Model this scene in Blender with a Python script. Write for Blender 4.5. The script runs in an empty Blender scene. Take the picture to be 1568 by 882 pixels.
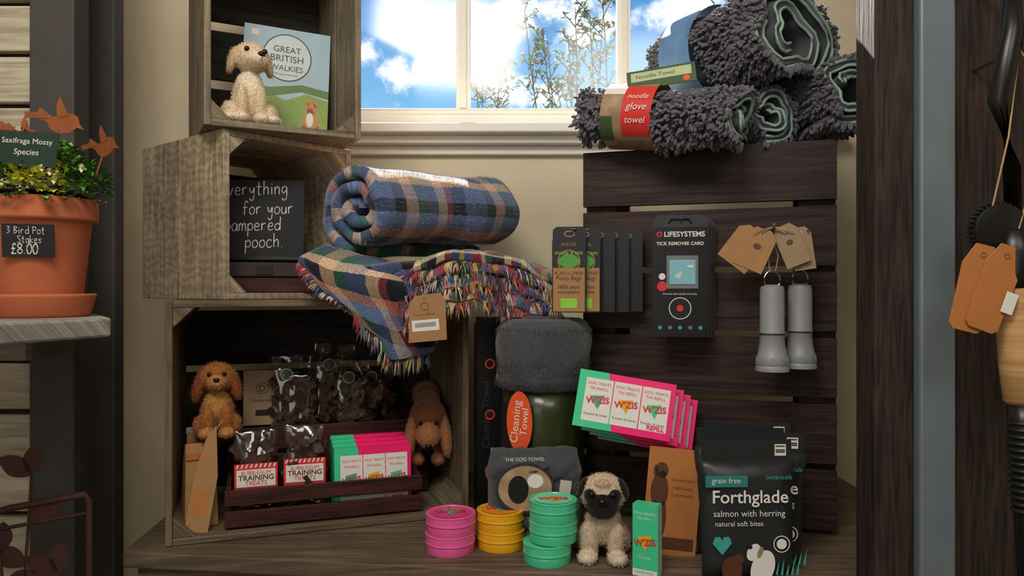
import bpy, math, random
import numpy as np
from mathutils import Vector, Matrix, Euler, noise
random.seed(7); np.random.seed(7)
R=math.radians
def srgb(h):
    h=h.lstrip('#'); o=[]
    for i in (0,2,4):
        c=int(h[i:i+2],16)/255
        o.append(c/12.92 if c<=.04045 else ((c+.055)/1.055)**2.4)
    return (o[0],o[1],o[2],1)
try:
    bpy.context.scene.view_settings.view_transform='Standard'
    bpy.context.scene.view_settings.look='None'
except Exception: pass

# ---------------------------------------------------------------- materials
def newmat(name):
    m=bpy.data.materials.new(name); m.use_nodes=True
    nt=m.node_tree; p=nt.nodes['Principled BSDF']
    return m,nt,p
def mixcol(nt,a,b,fac,blend='MIX'):
    n=nt.nodes.new('ShaderNodeMix'); n.data_type='RGBA'; n.blend_type=blend
    def put(sock,v):
        if isinstance(v,(tuple,list)): sock.default_value=v
        elif isinstance(v,(int,float)): sock.default_value=v
        else: nt.links.new(v,sock)
    put(n.inputs[0],fac); put(n.inputs[6],a); put(n.inputs[7],b)
    return n.outputs[2]
def M(name,col,rough=.6,metal=0,var=.12,scale=25,bump=0,bscale=300,sheen=0,coat=0):
    m,nt,p=newmat(name); c=srgb(col)
    tc=nt.nodes.new('ShaderNodeTexCoord'); n=nt.nodes.new('ShaderNodeTexNoise')
    n.inputs['Scale'].default_value=scale; n.inputs['Detail'].default_value=4
    nt.links.new(tc.outputs['Object'],n.inputs['Vector'])
    d=tuple(x*(1-var) for x in c[:3])+(1,); l=tuple(min(1,x*(1+var)) for x in c[:3])+(1,)
    nt.links.new(mixcol(nt,d,l,n.outputs['Fac']),p.inputs['Base Color'])
    p.inputs['Roughness'].default_value=rough; p.inputs['Metallic'].default_value=metal
    if sheen: p.inputs['Sheen Weight'].default_value=sheen
    if coat: p.inputs['Coat Weight'].default_value=coat; p.inputs['Coat Roughness'].default_value=.15
    if bump:
        n2=nt.nodes.new('ShaderNodeTexNoise'); n2.inputs['Scale'].default_value=bscale; n2.inputs['Detail'].default_value=3
        nt.links.new(tc.outputs['Object'],n2.inputs['Vector'])
        b=nt.nodes.new('ShaderNodeBump'); b.inputs['Strength'].default_value=bump; b.inputs['Distance'].default_value=.002
        nt.links.new(n2.outputs['Fac'],b.inputs['Height']); nt.links.new(b.outputs['Normal'],p.inputs['Normal'])
    return m
def WOOD(name,dark,light,rough=.7,gx=4,gy=60,bump=.5,saw=0.0,spec=.3):
    m,nt,p=newmat(name)
    uv=nt.nodes.new('ShaderNodeUVMap')
    mp=nt.nodes.new('ShaderNodeMapping'); mp.inputs['Scale'].default_value=(gx,gy,1)
    nt.links.new(uv.outputs['UV'],mp.inputs['Vector'])
    n=nt.nodes.new('ShaderNodeTexNoise'); n.inputs['Scale'].default_value=1.6; n.inputs['Detail'].default_value=6; n.inputs['Distortion'].default_value=.8
    nt.links.new(mp.outputs['Vector'],n.inputs['Vector'])
    n2=nt.nodes.new('ShaderNodeTexNoise'); n2.inputs['Scale'].default_value=7; n2.inputs['Detail'].default_value=3
    nt.links.new(uv.outputs['UV'],n2.inputs['Vector'])
    r=nt.nodes.new('ShaderNodeValToRGB'); r.color_ramp.elements[0].position=.32; r.color_ramp.elements[1].position=.68
    r.color_ramp.elements[0].color=srgb(dark); r.color_ramp.elements[1].color=srgb(light)
    nt.links.new(n.outputs['Fac'],r.inputs['Fac'])
    r2=nt.nodes.new('ShaderNodeValToRGB'); r2.color_ramp.elements[0].position=.3; r2.color_ramp.elements[1].position=.7
    r2.color_ramp.elements[0].color=(.6,.6,.6,1); r2.color_ramp.elements[1].color=(1.1,1.1,1.1,1)
    nt.links.new(n2.outputs['Fac'],r2.inputs['Fac'])
    c=mixcol(nt,r.outputs['Color'],r2.outputs['Color'],.8,'MULTIPLY')
    h=n.outputs['Fac']
    if saw:
        w=nt.nodes.new('ShaderNodeTexWave'); w.bands_direction='X'; w.inputs['Scale'].default_value=17; w.inputs['Distortion'].default_value=9; w.inputs['Detail'].default_value=3; w.inputs['Detail Scale'].default_value=1.6
        nt.links.new(uv.outputs['UV'],w.inputs['Vector'])
        c=mixcol(nt,c,mixcol(nt,(1,1,1,1),(.6,.55,.48,1),w.outputs['Fac']),saw,'MULTIPLY')
    nt.links.new(c,p.inputs['Base Color'])
    b=nt.nodes.new('ShaderNodeBump'); b.inputs['Strength'].default_value=bump; b.inputs['Distance'].default_value=.002
    nt.links.new(h,b.inputs['Height']); nt.links.new(b.outputs['Normal'],p.inputs['Normal'])
    p.inputs['Roughness'].default_value=rough; p.inputs['Specular IOR Level'].default_value=spec
    return m
def VCOL(name,rough=.9,sheen=.3,bump=0):
    m,nt,p=newmat(name)
    a=nt.nodes.new('ShaderNodeAttribute'); a.attribute_name='Col'
    nt.links.new(a.outputs['Color'],p.inputs['Base Color']); p.inputs['Roughness'].default_value=rough
    p.inputs['Sheen Weight'].default_value=sheen; p.inputs['Specular IOR Level'].default_value=.15
    return m
def PLAID(name,seqs,period=.25,mixf=.38):
    m,nt,p=newmat(name)
    uv=nt.nodes.new('ShaderNodeUVMap'); sx=nt.nodes.new('ShaderNodeSeparateXYZ')
    dn=nt.nodes.new('ShaderNodeTexNoise'); dn.inputs['Scale'].default_value=60; dn.inputs['Detail'].default_value=3
    nt.links.new(uv.outputs['UV'],dn.inputs['Vector'])
    off=nt.nodes.new('ShaderNodeVectorMath'); off.operation='MULTIPLY_ADD'; off.inputs[1].default_value=(.008,.008,0)
    nt.links.new(dn.outputs['Color'],off.inputs[0]); nt.links.new(uv.outputs['UV'],off.inputs[2])
    nt.links.new(off.outputs[0],sx.inputs[0])
    outs=[]
    for k in range(2):
        mu=nt.nodes.new('ShaderNodeMath'); mu.operation='MULTIPLY'; mu.inputs[1].default_value=1/period
        nt.links.new(sx.outputs[k],mu.inputs[0])
        fr=nt.nodes.new('ShaderNodeMath'); fr.operation='FRACT'; nt.links.new(mu.outputs[0],fr.inputs[0])
        r=nt.nodes.new('ShaderNodeValToRGB'); r.color_ramp.interpolation='CONSTANT'
        s=seqs[k]
        while len(r.color_ramp.elements)<len(s): r.color_ramp.elements.new(.99)
        for e,(pos,c) in zip(r.color_ramp.elements,s): e.position=pos; e.color=srgb(c)
        nt.links.new(fr.outputs[0],r.inputs['Fac']); outs.append(r.outputs['Color'])
    c=mixcol(nt,outs[0],outs[1],mixf)
    n=nt.nodes.new('ShaderNodeTexNoise'); n.inputs['Scale'].default_value=300; n.inputs['Detail'].default_value=3
    nt.links.new(uv.outputs['UV'],n.inputs['Vector'])
    r=nt.nodes.new('ShaderNodeValToRGB'); r.color_ramp.elements[0].color=(.6,.6,.6,1); r.color_ramp.elements[1].color=(1.4,1.4,1.4,1)
    r.color_ramp.elements[0].position=.3; r.color_ramp.elements[1].position=.7
    nt.links.new(n.outputs['Fac'],r.inputs['Fac'])
    nt.links.new(mixcol(nt,c,r.outputs['Color'],1.0,'MULTIPLY'),p.inputs['Base Color'])
    b=nt.nodes.new('ShaderNodeBump'); b.inputs['Strength'].default_value=.9; b.inputs['Distance'].default_value=.003
    nt.links.new(n.outputs['Fac'],b.inputs['Height']); nt.links.new(b.outputs['Normal'],p.inputs['Normal'])
    p.inputs['Roughness'].default_value=.95; p.inputs['Sheen Weight'].default_value=.3; p.inputs['Specular IOR Level'].default_value=.1
    return m
def FILM(name,tf=.8,tint=(1,1,1,1)):
    m,nt,p=newmat(name); nt.nodes.remove(p)
    out=[n for n in nt.nodes if n.type=='OUTPUT_MATERIAL'][0]
    t=nt.nodes.new('ShaderNodeBsdfTransparent'); t.inputs[0].default_value=tint
    g=nt.nodes.new('ShaderNodeBsdfGlossy'); g.inputs['Roughness'].default_value=.12
    mx=nt.nodes.new('ShaderNodeMixShader'); mx.inputs[0].default_value=1-tf
    nt.links.new(t.outputs[0],mx.inputs[1]); nt.links.new(g.outputs[0],mx.inputs[2]); nt.links.new(mx.outputs[0],out.inputs[0])
    return m

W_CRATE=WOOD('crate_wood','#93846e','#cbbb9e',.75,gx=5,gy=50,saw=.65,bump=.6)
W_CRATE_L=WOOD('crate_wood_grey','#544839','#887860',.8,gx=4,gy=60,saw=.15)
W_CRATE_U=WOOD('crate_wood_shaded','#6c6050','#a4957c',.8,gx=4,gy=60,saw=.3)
W_BACK=WOOD('crate_back_wood_shaded','#24211e','#3f3a34',.8,gx=4,gy=60)  # dark back boards, deepened with the crate interior's shadow put into the colour
W_BENCH=WOOD('bench_wood','#54473a','#7d6c59',.55,gx=3,gy=50)
W_DARK=WOOD('dark_stained_wood','#1c120f','#46322a',.6,gx=4,gy=60,spec=.3)
W_TRAY=WOOD('tray_wood','#2a1512','#542c26',.55,gx=4,gy=60)
W_POST=WOOD('post_wood','#1f1814','#453730',.7,gx=6,gy=80,bump=.9)
W_GREY=WOOD('weathered_shelf_wood','#83807a','#bcb7ac',.8,gx=4,gy=70)
W_SLAT=WOOD('shutter_wood','#b3a78e','#e2d8c0',.8,gx=4,gy=60)
W_HANDLE=WOOD('handle_wood','#b0804a','#dcb078',.5,gx=3,gy=40)
CREAM=M('cream_paint','#e0d3b6',.75,var=.05,scale=6,bump=.15,bscale=60)
WHITE=M('window_white_paint','#f6f1e6',.45,var=.04,scale=10)
GREYP=M('grey_paint_metal','#7d8a92',.3,metal=.3,var=.2,scale=9,bump=.1)
CHAR=M('charcoal_board','#474442',.7,var=.15,bump=.3,bscale=80)
FLOORM=M('floor_stone','#6a5f52',.7,var=.2,scale=5,bump=.3,bscale=30)
CEIL=M('ceiling_paint','#cfc7b5',.9)
BLACK=M('black_card','#121315',.45); BLK2=M('black_satin','#0e0f11',.35); DKG=M('dark_grey_card','#2a2d31',.5)
POUCHM=M('charcoal_pouch','#24292b',.38,var=.12,scale=40)
WHT=M('white_print','#e9e7e0',.6,var=.02); KRAFT=M('kraft_paper','#a97f52',.8,var=.12,scale=60,bump=.2)
KRAFT2=M('kraft_orange','#b8743a',.75,var=.12,scale=60); TAN=M('tan_card','#9c8464',.8)
PINK=M('hot_pink','#fb1f78',.35,var=.03); MINT=M('mint_green','#3fd39a',.35,var=.03); RED=M('red_print','#d8332e',.5)
ORANGE=M('orange_print','#ee5a28',.5); TEAL=M('teal_print','#3fa79b',.5); YEL=M('yellow_tin','#f2b21b',.35,coat=.4)
PTIN=M('pink_tin','#ee62a4',.35,coat=.4); GTIN=M('green_tin','#4fd09d',.35,coat=.4); GREEN=M('green_print','#4f9a3a',.5)
LIME=M('lime_bags','#8fd03a',.5); TERRA=M('terracotta','#c46c45',.85,var=.18,scale=14,bump=.25,bscale=120)
SOIL=M('soil','#2c2118',.95,bump=.8,bscale=90); RUST=M('rusty_steel','#96552a',.7,metal=.3,var=.4,scale=50,bump=.4)
RUSTD=M('dark_rusty_steel','#4d2e25',.7,metal=.3,var=.3,scale=40); STEEL=M('steel','#a9abad',.3,metal=1)
TORCH=M('torch_grey','#8d9093',.45,var=.05); GFLUFF=M('grey_fleece','#44474b',.95,var=.4,scale=90,bump=1.0,bscale=350,sheen=.3)
OLIVE=M('olive_plastic','#2d3618',.35,var=.25,coat=.4); MICRO=M('microfibre_grey','#3d3e43',.95,var=.3,scale=90,bump=.8,bscale=500,sheen=.3)
NOOD=M('chenille_grey','#5d5b65',.95,var=.35,scale=70,bump=.6,bscale=900,sheen=.5)
TRIM=M('pale_green_trim','#93aca2',.9,bump=.4,bscale=600)
PLAIDM=PLAID('tartan_wool',[[(0,'#5c7098'),(.14,'#d8b594'),(.24,'#3c4f7a'),(.34,'#26664e'),(.44,'#e0be9e'),(.54,'#12141c'),(.68,'#bf7c64'),(.78,'#687fab'),(.90,'#10131a')],
          [(0,'#5a6e96'),(.13,'#171b26'),(.24,'#d2aa88'),(.36,'#2c6a52'),(.46,'#4a5d88'),(.60,'#dcbc9c'),(.70,'#94383c'),(.76,'#181c28'),(.9,'#647aa4')]])
PLAIDR=PLAID('tartan_wool_red_face',[[(0,'#3c5080'),(.12,'#d2aa88'),(.22,'#a02c38'),(.34,'#25604a'),(.44,'#e0d0ac'),(.52,'#161822'),(.64,'#b43e48'),(.76,'#586e9c'),(.90,'#b89848')],
          [(0,'#4a5f90'),(.13,'#a0303c'),(.26,'#d2b290'),(.36,'#2c6450'),(.46,'#181c28'),(.60,'#dcc2a0'),(.70,'#94383c'),(.8,'#384e80'),(.92,'#c0a450')]],.13,.5)
YARN=VCOL('yarn',.95,.3)
FUR=VCOL('plush_fur',.95,.3); GLASS=FILM('window_glass',.95); CLEAR=FILM('clear_film',.87); TREAT=M('dog_treats','#3d2317',.6,var=.4,scale=90,bump=.6)
SKYB=M('cover_sky_blue','#a8c4cf',.5); SKYL=M('cover_sky_light','#cfdcda',.5); GRASS=M('cover_grass','#8aa54a',.5,var=.3,scale=60); GRASSD=M('cover_grass_dark','#5d7f3a',.5,var=.3,scale=80)
GINGER=M('cover_ginger_dog','#c98750',.5); CHALK=M('chalkboard','#1c1e21',.75,var=.15,scale=20); EYE=M('plastic_eye','#0a0a0a',.12); BROWNT=M('brown_print','#5b3720',.5)
PHOTO=M('photo_print','#5f8ab8',.35,var=.7,scale=22); PHOTO2=M('photo_print_warm','#a58a6d',.35,var=.8,scale=30); LABG=M('green_label','#3f5a32',.5)
ROPE=M('twine','#b59668',.9,bump=.5); GLABEL=M('dark_green_label','#12301f',.5)
LEAFM=VCOL('leaf',.5,.1)

# ---------------------------------------------------------------- mesh builder
_tcache={}
class B:
    def __init__(s):
        s.v=[];s.f=[];s.m=[];s.uv=[];s.sm=[];s.mats=[];s.c=[];s.T=Matrix.Identity(4)
    def add(s,vs,fs,mat,smooth=False,fuv=None,vuv=None,col=(1,1,1)):
        if mat not in s.mats: s.mats.append(mat)
        mi=s.mats.index(mat); o=len(s.v); T=s.T
        for i,p in enumerate(vs):
            s.v.append(tuple(T@Vector(p)))
            s.c.append(col if not isinstance(col,list) else col[i])
        for k,f in enumerate(fs):
            s.f.append(tuple(o+i for i in f)); s.m.append(mi); s.sm.append(smooth)
            if fuv: s.uv.extend(fuv[k])
            elif vuv: s.uv.extend([vuv[i] for i in f])
            else: s.uv.extend([(vs[i][0]+vs[i][1],vs[i][2]) for i in f])
    def box(s,c,sz,mat,rot=(0,0,0),smooth=False):
        hx,hy,hz=sz[0]/2,sz[1]/2,sz[2]/2
        L=[(-hx,-hy,-hz),(hx,-hy,-hz),(hx,hy,-hz),(-hx,hy,-hz),(-hx,-hy,hz),(hx,-hy,hz),(hx,hy,hz),(-hx,hy,hz)]
        F=[(0,1,5,4),(1,2,6,5),(2,3,7,6),(3,0,4,7),(4,5,6,7),(3,2,1,0)]
        ax=[(0,2),(1,2),(0,2),(1,2),(0,1),(0,1)]
        la=max(range(3),key=lambda i:sz[i]); ou,ov=random.random()*9,random.random()*9
        fuv=[]
        for f,a in zip(F,ax):
            u,v=a
            if v==la: u,v=v,u
            fuv.append([(L[i][u]+ou,L[i][v]+ov) for i in f])
        Rm=Euler([R(a) for a in rot]).to_matrix(); c=Vector(c)
        s.add([tuple(Rm@Vector(p)+c) for p in L],F,mat,smooth,fuv)
    def bx(s,x0,x1,y0,y1,z0,z1,mat): s.box(((x0+x1)/2,(y0+y1)/2,(z0+z1)/2),(abs(x1-x0),abs(y1-y0),abs(z1-z0)),mat)
    def lathe(s,prof,mat,c=(0,0,0),seg=40,smooth=True,axis='z',wob=0):
        vs=[];fs=[]
        for r,z in prof:
            for i in range(seg):
                a=2*math.pi*i/seg; rr=r
                if wob: rr=r+noise.noise(Vector((math.cos(a)*2.5,math.sin(a)*2.5,z*30)))*wob
                p=(rr*math.cos(a),rr*math.sin(a),z)
                if axis=='y': p=(p[0],p[2],p[1])
                if axis=='x': p=(p[2],p[0],p[1])
                vs.append((p[0]+c[0],p[1]+c[1],p[2]+c[2]))
        for k in range(len(prof)-1):
            for i in range(seg):
                j=(i+1)%seg; fs.append((k*seg+i,k*seg+j,(k+1)*seg+j,(k+1)*seg+i))
        if prof[0][0]>1e-6: fs.append(tuple(range(seg))[::-1])
        if prof[-1][0]>1e-6: fs.append(tuple((len(prof)-1)*seg+i for i in range(seg)))
        s.add(vs,fs,mat,smooth)
    def tube(s,pts,r,mat,seg=6,smooth=True,col=(1,1,1)):
        pts=[Vector(p) for p in pts]; n=len(pts); vs=[];fs=[]
        up=Vector((0,0,1)); 
        for i,p in enumerate(pts):
            t=(pts[min(i+1,n-1)]-pts[max(i-1,0)]).normalized()
            a=t.cross(up)
            if a.length<.05: a=t.cross(Vector((1,0,0)))
            a.normalize(); b=a.cross(t)
            rr=r[i] if isinstance(r,(list,tuple)) else r
            for k in range(seg):
                an=2*math.pi*k/seg; vs.append(tuple(p+a*math.cos(an)*rr+b*math.sin(an)*rr))
        for i in range(n-1):
            for k in range(seg):
                j=(k+1)%seg; fs.append((i*seg+k,i*seg+j,(i+1)*seg+j,(i+1)*seg+k))
        fs.append(tuple(range(seg))[::-1]); fs.append(tuple((n-1)*seg+k for k in range(seg)))
        s.add(vs,fs,mat,smooth,col=col)
    def ball(s,c,r,mat,rot=(0,0,0),seg=16,col=(1,1,1)):
        Rm=Euler([R(a) for a in rot]).to_matrix(); vs=[];fs=[];n=seg//2
        for k in range(n+1):
            ph=math.pi*k/n
            for i in range(seg):
                a=2*math.pi*i/seg
                p=Rm@Vector((r[0]*math.sin(ph)*math.cos(a),r[1]*math.sin(ph)*math.sin(a),r[2]*math.cos(ph)))
                vs.append((p[0]+c[0],p[1]+c[1],p[2]+c[2]))
        for k in range(n):
            for i in range(seg):
                j=(i+1)%seg; fs.append((k*seg+i,(k+1)*seg+i,(k+1)*seg+j,k*seg+j))
        s.add(vs,fs,mat,True,col=col)
    def flat(s,pts,y,mat,th=0):
        n=len(pts)
        if not th: s.add([(p[0],y,p[1]) for p in pts],[tuple(range(n))],mat); return
        vs=[(p[0],y,p[1]) for p in pts]+[(p[0],y+th,p[1]) for p in pts]
        fs=[tuple(range(n)),tuple(range(2*n-1,n-1,-1))]+[(i,i+n,(i+1)%n+n,(i+1)%n) for i in range(n)]
        s.add(vs,fs,mat)
    def rect(s,x0,x1,z0,z1,y,mat): s.flat([(x0,z0),(x1,z0),(x1,z1),(x0,z1)],y,mat)
    def disc(s,cx,cz,rx,rz,y,mat,n=28,rot=0,a0=0,a1=360):
        pts=[]
        for i in range(n):
            a=R(a0+(a1-a0)*i/n); x=rx*math.cos(a);z=rz*math.sin(a)
            c,d=math.cos(R(rot)),math.sin(R(rot)); pts.append((cx+x*c-z*d,cz+x*d+z*c))
        s.flat(pts,y,mat)
    def ring(s,cx,cz,r,w,y,mat,n=36,rz=None):
        rz=rz or r
        vs=[];fs=[]
        for i in range(n):
            a=2*math.pi*i/n
            vs+=[(cx+r*math.cos(a),y,cz+rz*math.sin(a)),(cx+(r-w)*math.cos(a),y,cz+(rz-w)*math.sin(a))]
        for i in range(n):
            j=(i+1)%n; fs.append((2*i,2*j,2*j+1,2*i+1))
        s.add(vs,fs,mat)
    def text(s,body,cx,cz,w,mat,y=0,rot=0,bold=0,shear=0,h=None):
        key=(body,bold,shear)
        if key not in _tcache:
            cu=bpy.data.curves.new('t','FONT'); cu.body=body; cu.size=1; cu.offset=bold; cu.shear=shear; cu.align_x='CENTER'; cu.resolution_u=3
            ob=bpy.data.objects.new('t',cu); bpy.context.collection.objects.link(ob)
            dg=bpy.context.evaluated_depsgraph_get(); me=bpy.data.meshes.new_from_object(ob.evaluated_get(dg))
            vs=[tuple(v.co) for v in me.vertices]; fs=[tuple(p.vertices) for p in me.polygons]
            bpy.data.objects.remove(ob); bpy.data.meshes.remove(me); _tcache[key]=(vs,fs)
        vs,fs=_tcache[key]
        xs=[v[0] for v in vs]; ys=[v[1] for v in vs]
        mx,my=(min(xs)+max(xs))/2,(min(ys)+max(ys))/2; k=w/(max(xs)-min(xs)); kz=k if h is None else h/(max(ys)-min(ys))
        c,d=math.cos(R(rot)),math.sin(R(rot)); out=[]
        for v in vs:
            x=(v[0]-mx)*k; z=(v[1]-my)*kz; out.append((cx+x*c-z*d,y,cz+x*d+z*c))
        s.add(out,fs,mat)
    def done(s,name,loc=(0,0,0),rot=(0,0,0),bevel=0,parent=None,subsurf=0,solid=0,seg=2,sharp=0):
        me=bpy.data.meshes.new(name); me.from_pydata(s.v,[],s.f)
        for m in s.mats: me.materials.append(m)
        me.polygons.foreach_set('material_index',s.m); me.polygons.foreach_set('use_smooth',s.sm)
        ul=me.uv_layers.new(name='UVMap'); ul.data.foreach_set('uv',np.array(s.uv,dtype=np.float32).ravel())
        ca=me.color_attributes.new('Col','FLOAT_COLOR','POINT')
        cc=np.ones((len(s.v),4),dtype=np.float32); cc[:,:3]=np.array(s.c,dtype=np.float32).reshape(-1,3); ca.data.foreach_set('color',cc.ravel())
        me.update()
        if sharp:
            try: me.set_sharp_from_angle(angle=R(sharp))
            except Exception: pass
        ob=bpy.data.objects.new(name,me); bpy.context.collection.objects.link(ob)
        ob.location=loc; ob.rotation_euler=[R(a) for a in rot]
        if parent: ob.parent=parent
        if solid:
            md=ob.modifiers.new('s','SOLIDIFY'); md.thickness=solid; md.offset=0
        if bevel:
            md=ob.modifiers.new('b','BEVEL'); md.width=bevel; md.segments=seg; md.limit_method='ANGLE'; md.angle_limit=R(40)
        if subsurf:
            md=ob.modifiers.new('ss','SUBSURF'); md.levels=subsurf; md.render_levels=subsurf
        return ob
def empty(name,loc=(0,0,0),rot=(0,0,0)):
    e=bpy.data.objects.new(name,None); bpy.context.collection.objects.link(e); e.location=loc; e.rotation_euler=[R(a) for a in rot]; e.empty_display_size=.05
    return e
def TM(loc=(0,0,0),rot=(0,0,0)): return Matrix.Translation(loc)@Euler([R(a) for a in rot]).to_matrix().to_4x4()
def hair(b,p,n,L,wd,col,mat=None):
    t=n.cross(Vector((random.random()-.5,random.random()-.5,random.random()-.5)))
    if t.length<1e-5: return
    t=t.normalized()*wd; b.add([tuple(p-t),tuple(p+t),tuple(p+n*L)],[(0,1,2)],mat or YARN,True,col=col)

# ---------------------------------------------------------------- camera
cam=bpy.data.cameras.new('camera'); co=bpy.data.objects.new('camera',cam); bpy.context.collection.objects.link(co)
co.location=(0,0,1.25); co.rotation_euler=(R(90),0,0); cam.lens=26.4; cam.sensor_width=36; cam.clip_start=.02
bpy.context.scene.camera=co

# ---------------------------------------------------------------- world
w=bpy.data.worlds.new('sky'); bpy.context.scene.world=w; w.use_nodes=True; nt=w.node_tree; bg=nt.nodes['Background']
tc=nt.nodes.new('ShaderNodeTexCoord'); 
ns=nt.nodes.new('ShaderNodeTexNoise'); ns.inputs['Scale'].default_value=16; ns.inputs['Detail'].default_value=9; ns.inputs['Roughness'].default_value=.66; nt.links.new(tc.outputs['Generated'],ns.inputs['Vector'])
cur=None
def wmath(op,a,b=None,clamp=False):
    n=nt.nodes.new('ShaderNodeMath'); n.operation=op; n.use_clamp=clamp
    for i,x in enumerate((a,b)):
        if x is None: continue
        if isinstance(x,(int,float)): n.inputs[i].default_value=x
        else: nt.links.new(x,n.inputs[i])
    return n.outputs[0]
clouds=[((-.155,.97,.285),.060),((-.185,.97,.30),.045),((-.105,.96,.325),.045),((.00,.94,.335),.075),((.055,.93,.345),.065),((.085,.94,.325),.05),((.005,.96,.25),.05),((.04,.96,.245),.04),((.20,.92,.34),.05),((.24,.93,.30),.04),((-.5,.8,.35),.2),((.6,.7,.4),.2),((0,-.8,.5),.4)]
for c,r in clouds:
    c=Vector(c).normalized()
    a=nt.nodes.new('ShaderNodeVectorMath'); a.operation='SUBTRACT'; a.inputs[1].default_value=c; nt.links.new(tc.outputs['Generated'],a.inputs[0])
    m=nt.nodes.new('ShaderNodeVectorMath'); m.operation='MULTIPLY'; m.inputs[1].default_value=(1,1,1.9); nt.links.new(a.outputs[0],m.inputs[0])
    l=nt.nodes.new('ShaderNodeVectorMath'); l.operation='LENGTH'; nt.links.new(m.outputs[0],l.inputs[0])
    v=wmath('SUBTRACT',1.0,wmath('DIVIDE',l.outputs['Value'],r))
    cur=v if cur is None else wmath('MAXIMUM',cur,v)
den=wmath('ADD',wmath('MAXIMUM',cur,-1.3),wmath('MULTIPLY',wmath('SUBTRACT',ns.outputs['Fac'],.5),4.6))
mr=nt.nodes.new('ShaderNodeMapRange'); mr.interpolation_type='SMOOTHSTEP'; mr.inputs[1].default_value=-.1; mr.inputs[2].default_value=1.0; nt.links.new(den,mr.inputs[0])
sz=nt.nodes.new('ShaderNodeSeparateXYZ'); nt.links.new(tc.outputs['Generated'],sz.inputs[0])
rp=nt.nodes.new('ShaderNodeValToRGB'); rp.color_ramp.elements[0].position=.18; rp.color_ramp.elements[1].position=.40
rp.color_ramp.elements[0].color=(.17,.43,.66,1); rp.color_ramp.elements[1].color=(.02,.15,.44,1)
nt.links.new(sz.outputs[2],rp.inputs['Fac'])
nt.links.new(mixcol(nt,rp.outputs['Color'],(.95,.97,1,1),mr.outputs[0]),bg.inputs['Color']); bg.inputs['Strength'].default_value=1.6

def light(name,kind,loc,target,energy,col,size=1,sy=None):
    l=bpy.data.lights.new(name,kind); l.energy=energy; l.color=col
    if kind=='AREA':
        l.size=size
        if sy: l.shape='RECTANGLE'; l.size_y=sy
    else: l.angle=R(.6)
    o=bpy.data.objects.new(name,l); bpy.context.collection.objects.link(o); o.location=loc
    o.rotation_euler=(Vector(target)-Vector(loc)).to_track_quat('-Z','Y').to_euler(); return o
light('sun','SUN',(-.6,4,3.5),(-.15,1.0,.9),28.0,(1,.94,.84))
light('overhead_fill_lamp','AREA',(-.30,.15,2.52),(0,1.4,.95),25,(1,.93,.84),.7)  # unseen fill lamp added under the ceiling to brighten the display
light('overhead_fill_lamp.001','AREA',(.6,-.4,2.45),(.2,1.3,1.0),9,(1,.95,.9),.7)  # second added overhead fill, behind the camera
light('rear_fill_light','AREA',(-.9,-1.3,1.5),(0,1.3,1.1),7,(.95,.97,1),1.2)  # added soft fill from behind the camera; the room has no doorway

# ---------------------------------------------------------------- room
b=B(); b.bx(-1.7,1.7,-2,3.6,-.05,0,FLOORM); b.done('floor')
b=B(); b.bx(-1.7,1.7,-2,1.97,2.6,2.65,CEIL); b.done('ceiling')
b=B()
b.bx(-1.7,1.7,1.85,1.95,0,1.64,CREAM); b.bx(-1.7,-.52,1.85,1.95,1.64,2.6,CREAM); b.bx(.73,1.7,1.85,1.95,1.64,2.6,CREAM); b.bx(-.52,.73,1.85,1.95,2.42,2.6,CREAM)
b.done('wall_back')
b=B(); b.bx(-1.75,-1.7,-2,1.95,0,2.6,CREAM); b.done('wall_left')
b=B(); b.bx(1.7,1.75,-2,1.95,0,2.6,CREAM); b.done('wall_right')
b=B(); b.bx(-1.75,1.75,-2.05,-2,0,2.6,CREAM); b.done('wall_front')
b=B()
b.bx(-.52,.73,1.86,1.90,1.64,1.695,WHITE); b.bx(-.52,.73,1.86,1.90,2.38,2.42,WHITE)
b.bx(-.52,-.49,1.86,1.90,1.695,2.38,WHITE); b.bx(.695,.73,1.86,1.90,1.695,2.38,WHITE)
for x0,x1 in ((-.138,-.104),(.262,.294)):
    b.bx(x0,x1,1.862,1.898,1.695,2.38,WHITE); b.bx(x0+.009,x1-.009,1.852,1.863,1.695,2.38,WHITE)
b.bx(-.49,.695,1.862,1.896,2.12,2.15,WHITE)
b.bx(-.49,.695,1.856,1.862,1.68,1.69,WHITE)
b.bx(-.49,.695,1.879,1.882,1.695,2.38,GLASS)
b.done('window_1',bevel=.003)
b=B(); b.bx(-.60,.80,1.765,1.858,1.617,1.64,WHITE); b.bx(-.57,.77,1.80,1.852,1.597,1.617,WHITE); b.bx(-.57,.77,1.83,1.852,1.575,1.597,WHITE); b.done('trim_1',bevel=.004)
b=B(); b.bx(-.96,-.805,1.52,1.56,0,2.6,CHAR); b.done('trim_2',bevel=.004)
b=B()
z=.02
while z<2.5:
    b.bx(-1.25,-.865,1.35,1.37,z,z+.082,W_SLAT); z+=.092
b.bx(-1.25,-.86,1.372,1.385,0,2.6,W_DARK)
b.bx(-.862,-.782,1.34,1.39,0,2.6,CHAR)
b.done('slatted_shutter',bevel=.003)
b=B(); b.bx(.532,.589,1.10,1.163,0,2.6,W_POST); b.done('trim_3',bevel=.003)
b=B(); b.bx(.590,.642,1.085,1.12,0,2.6,GREYP); b.done('trim_4',bevel=.004)
b=B(); b.bx(.643,1.3,1.10,1.14,0,2.6,W_POST); b.done('trim_5',bevel=.003)

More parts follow.
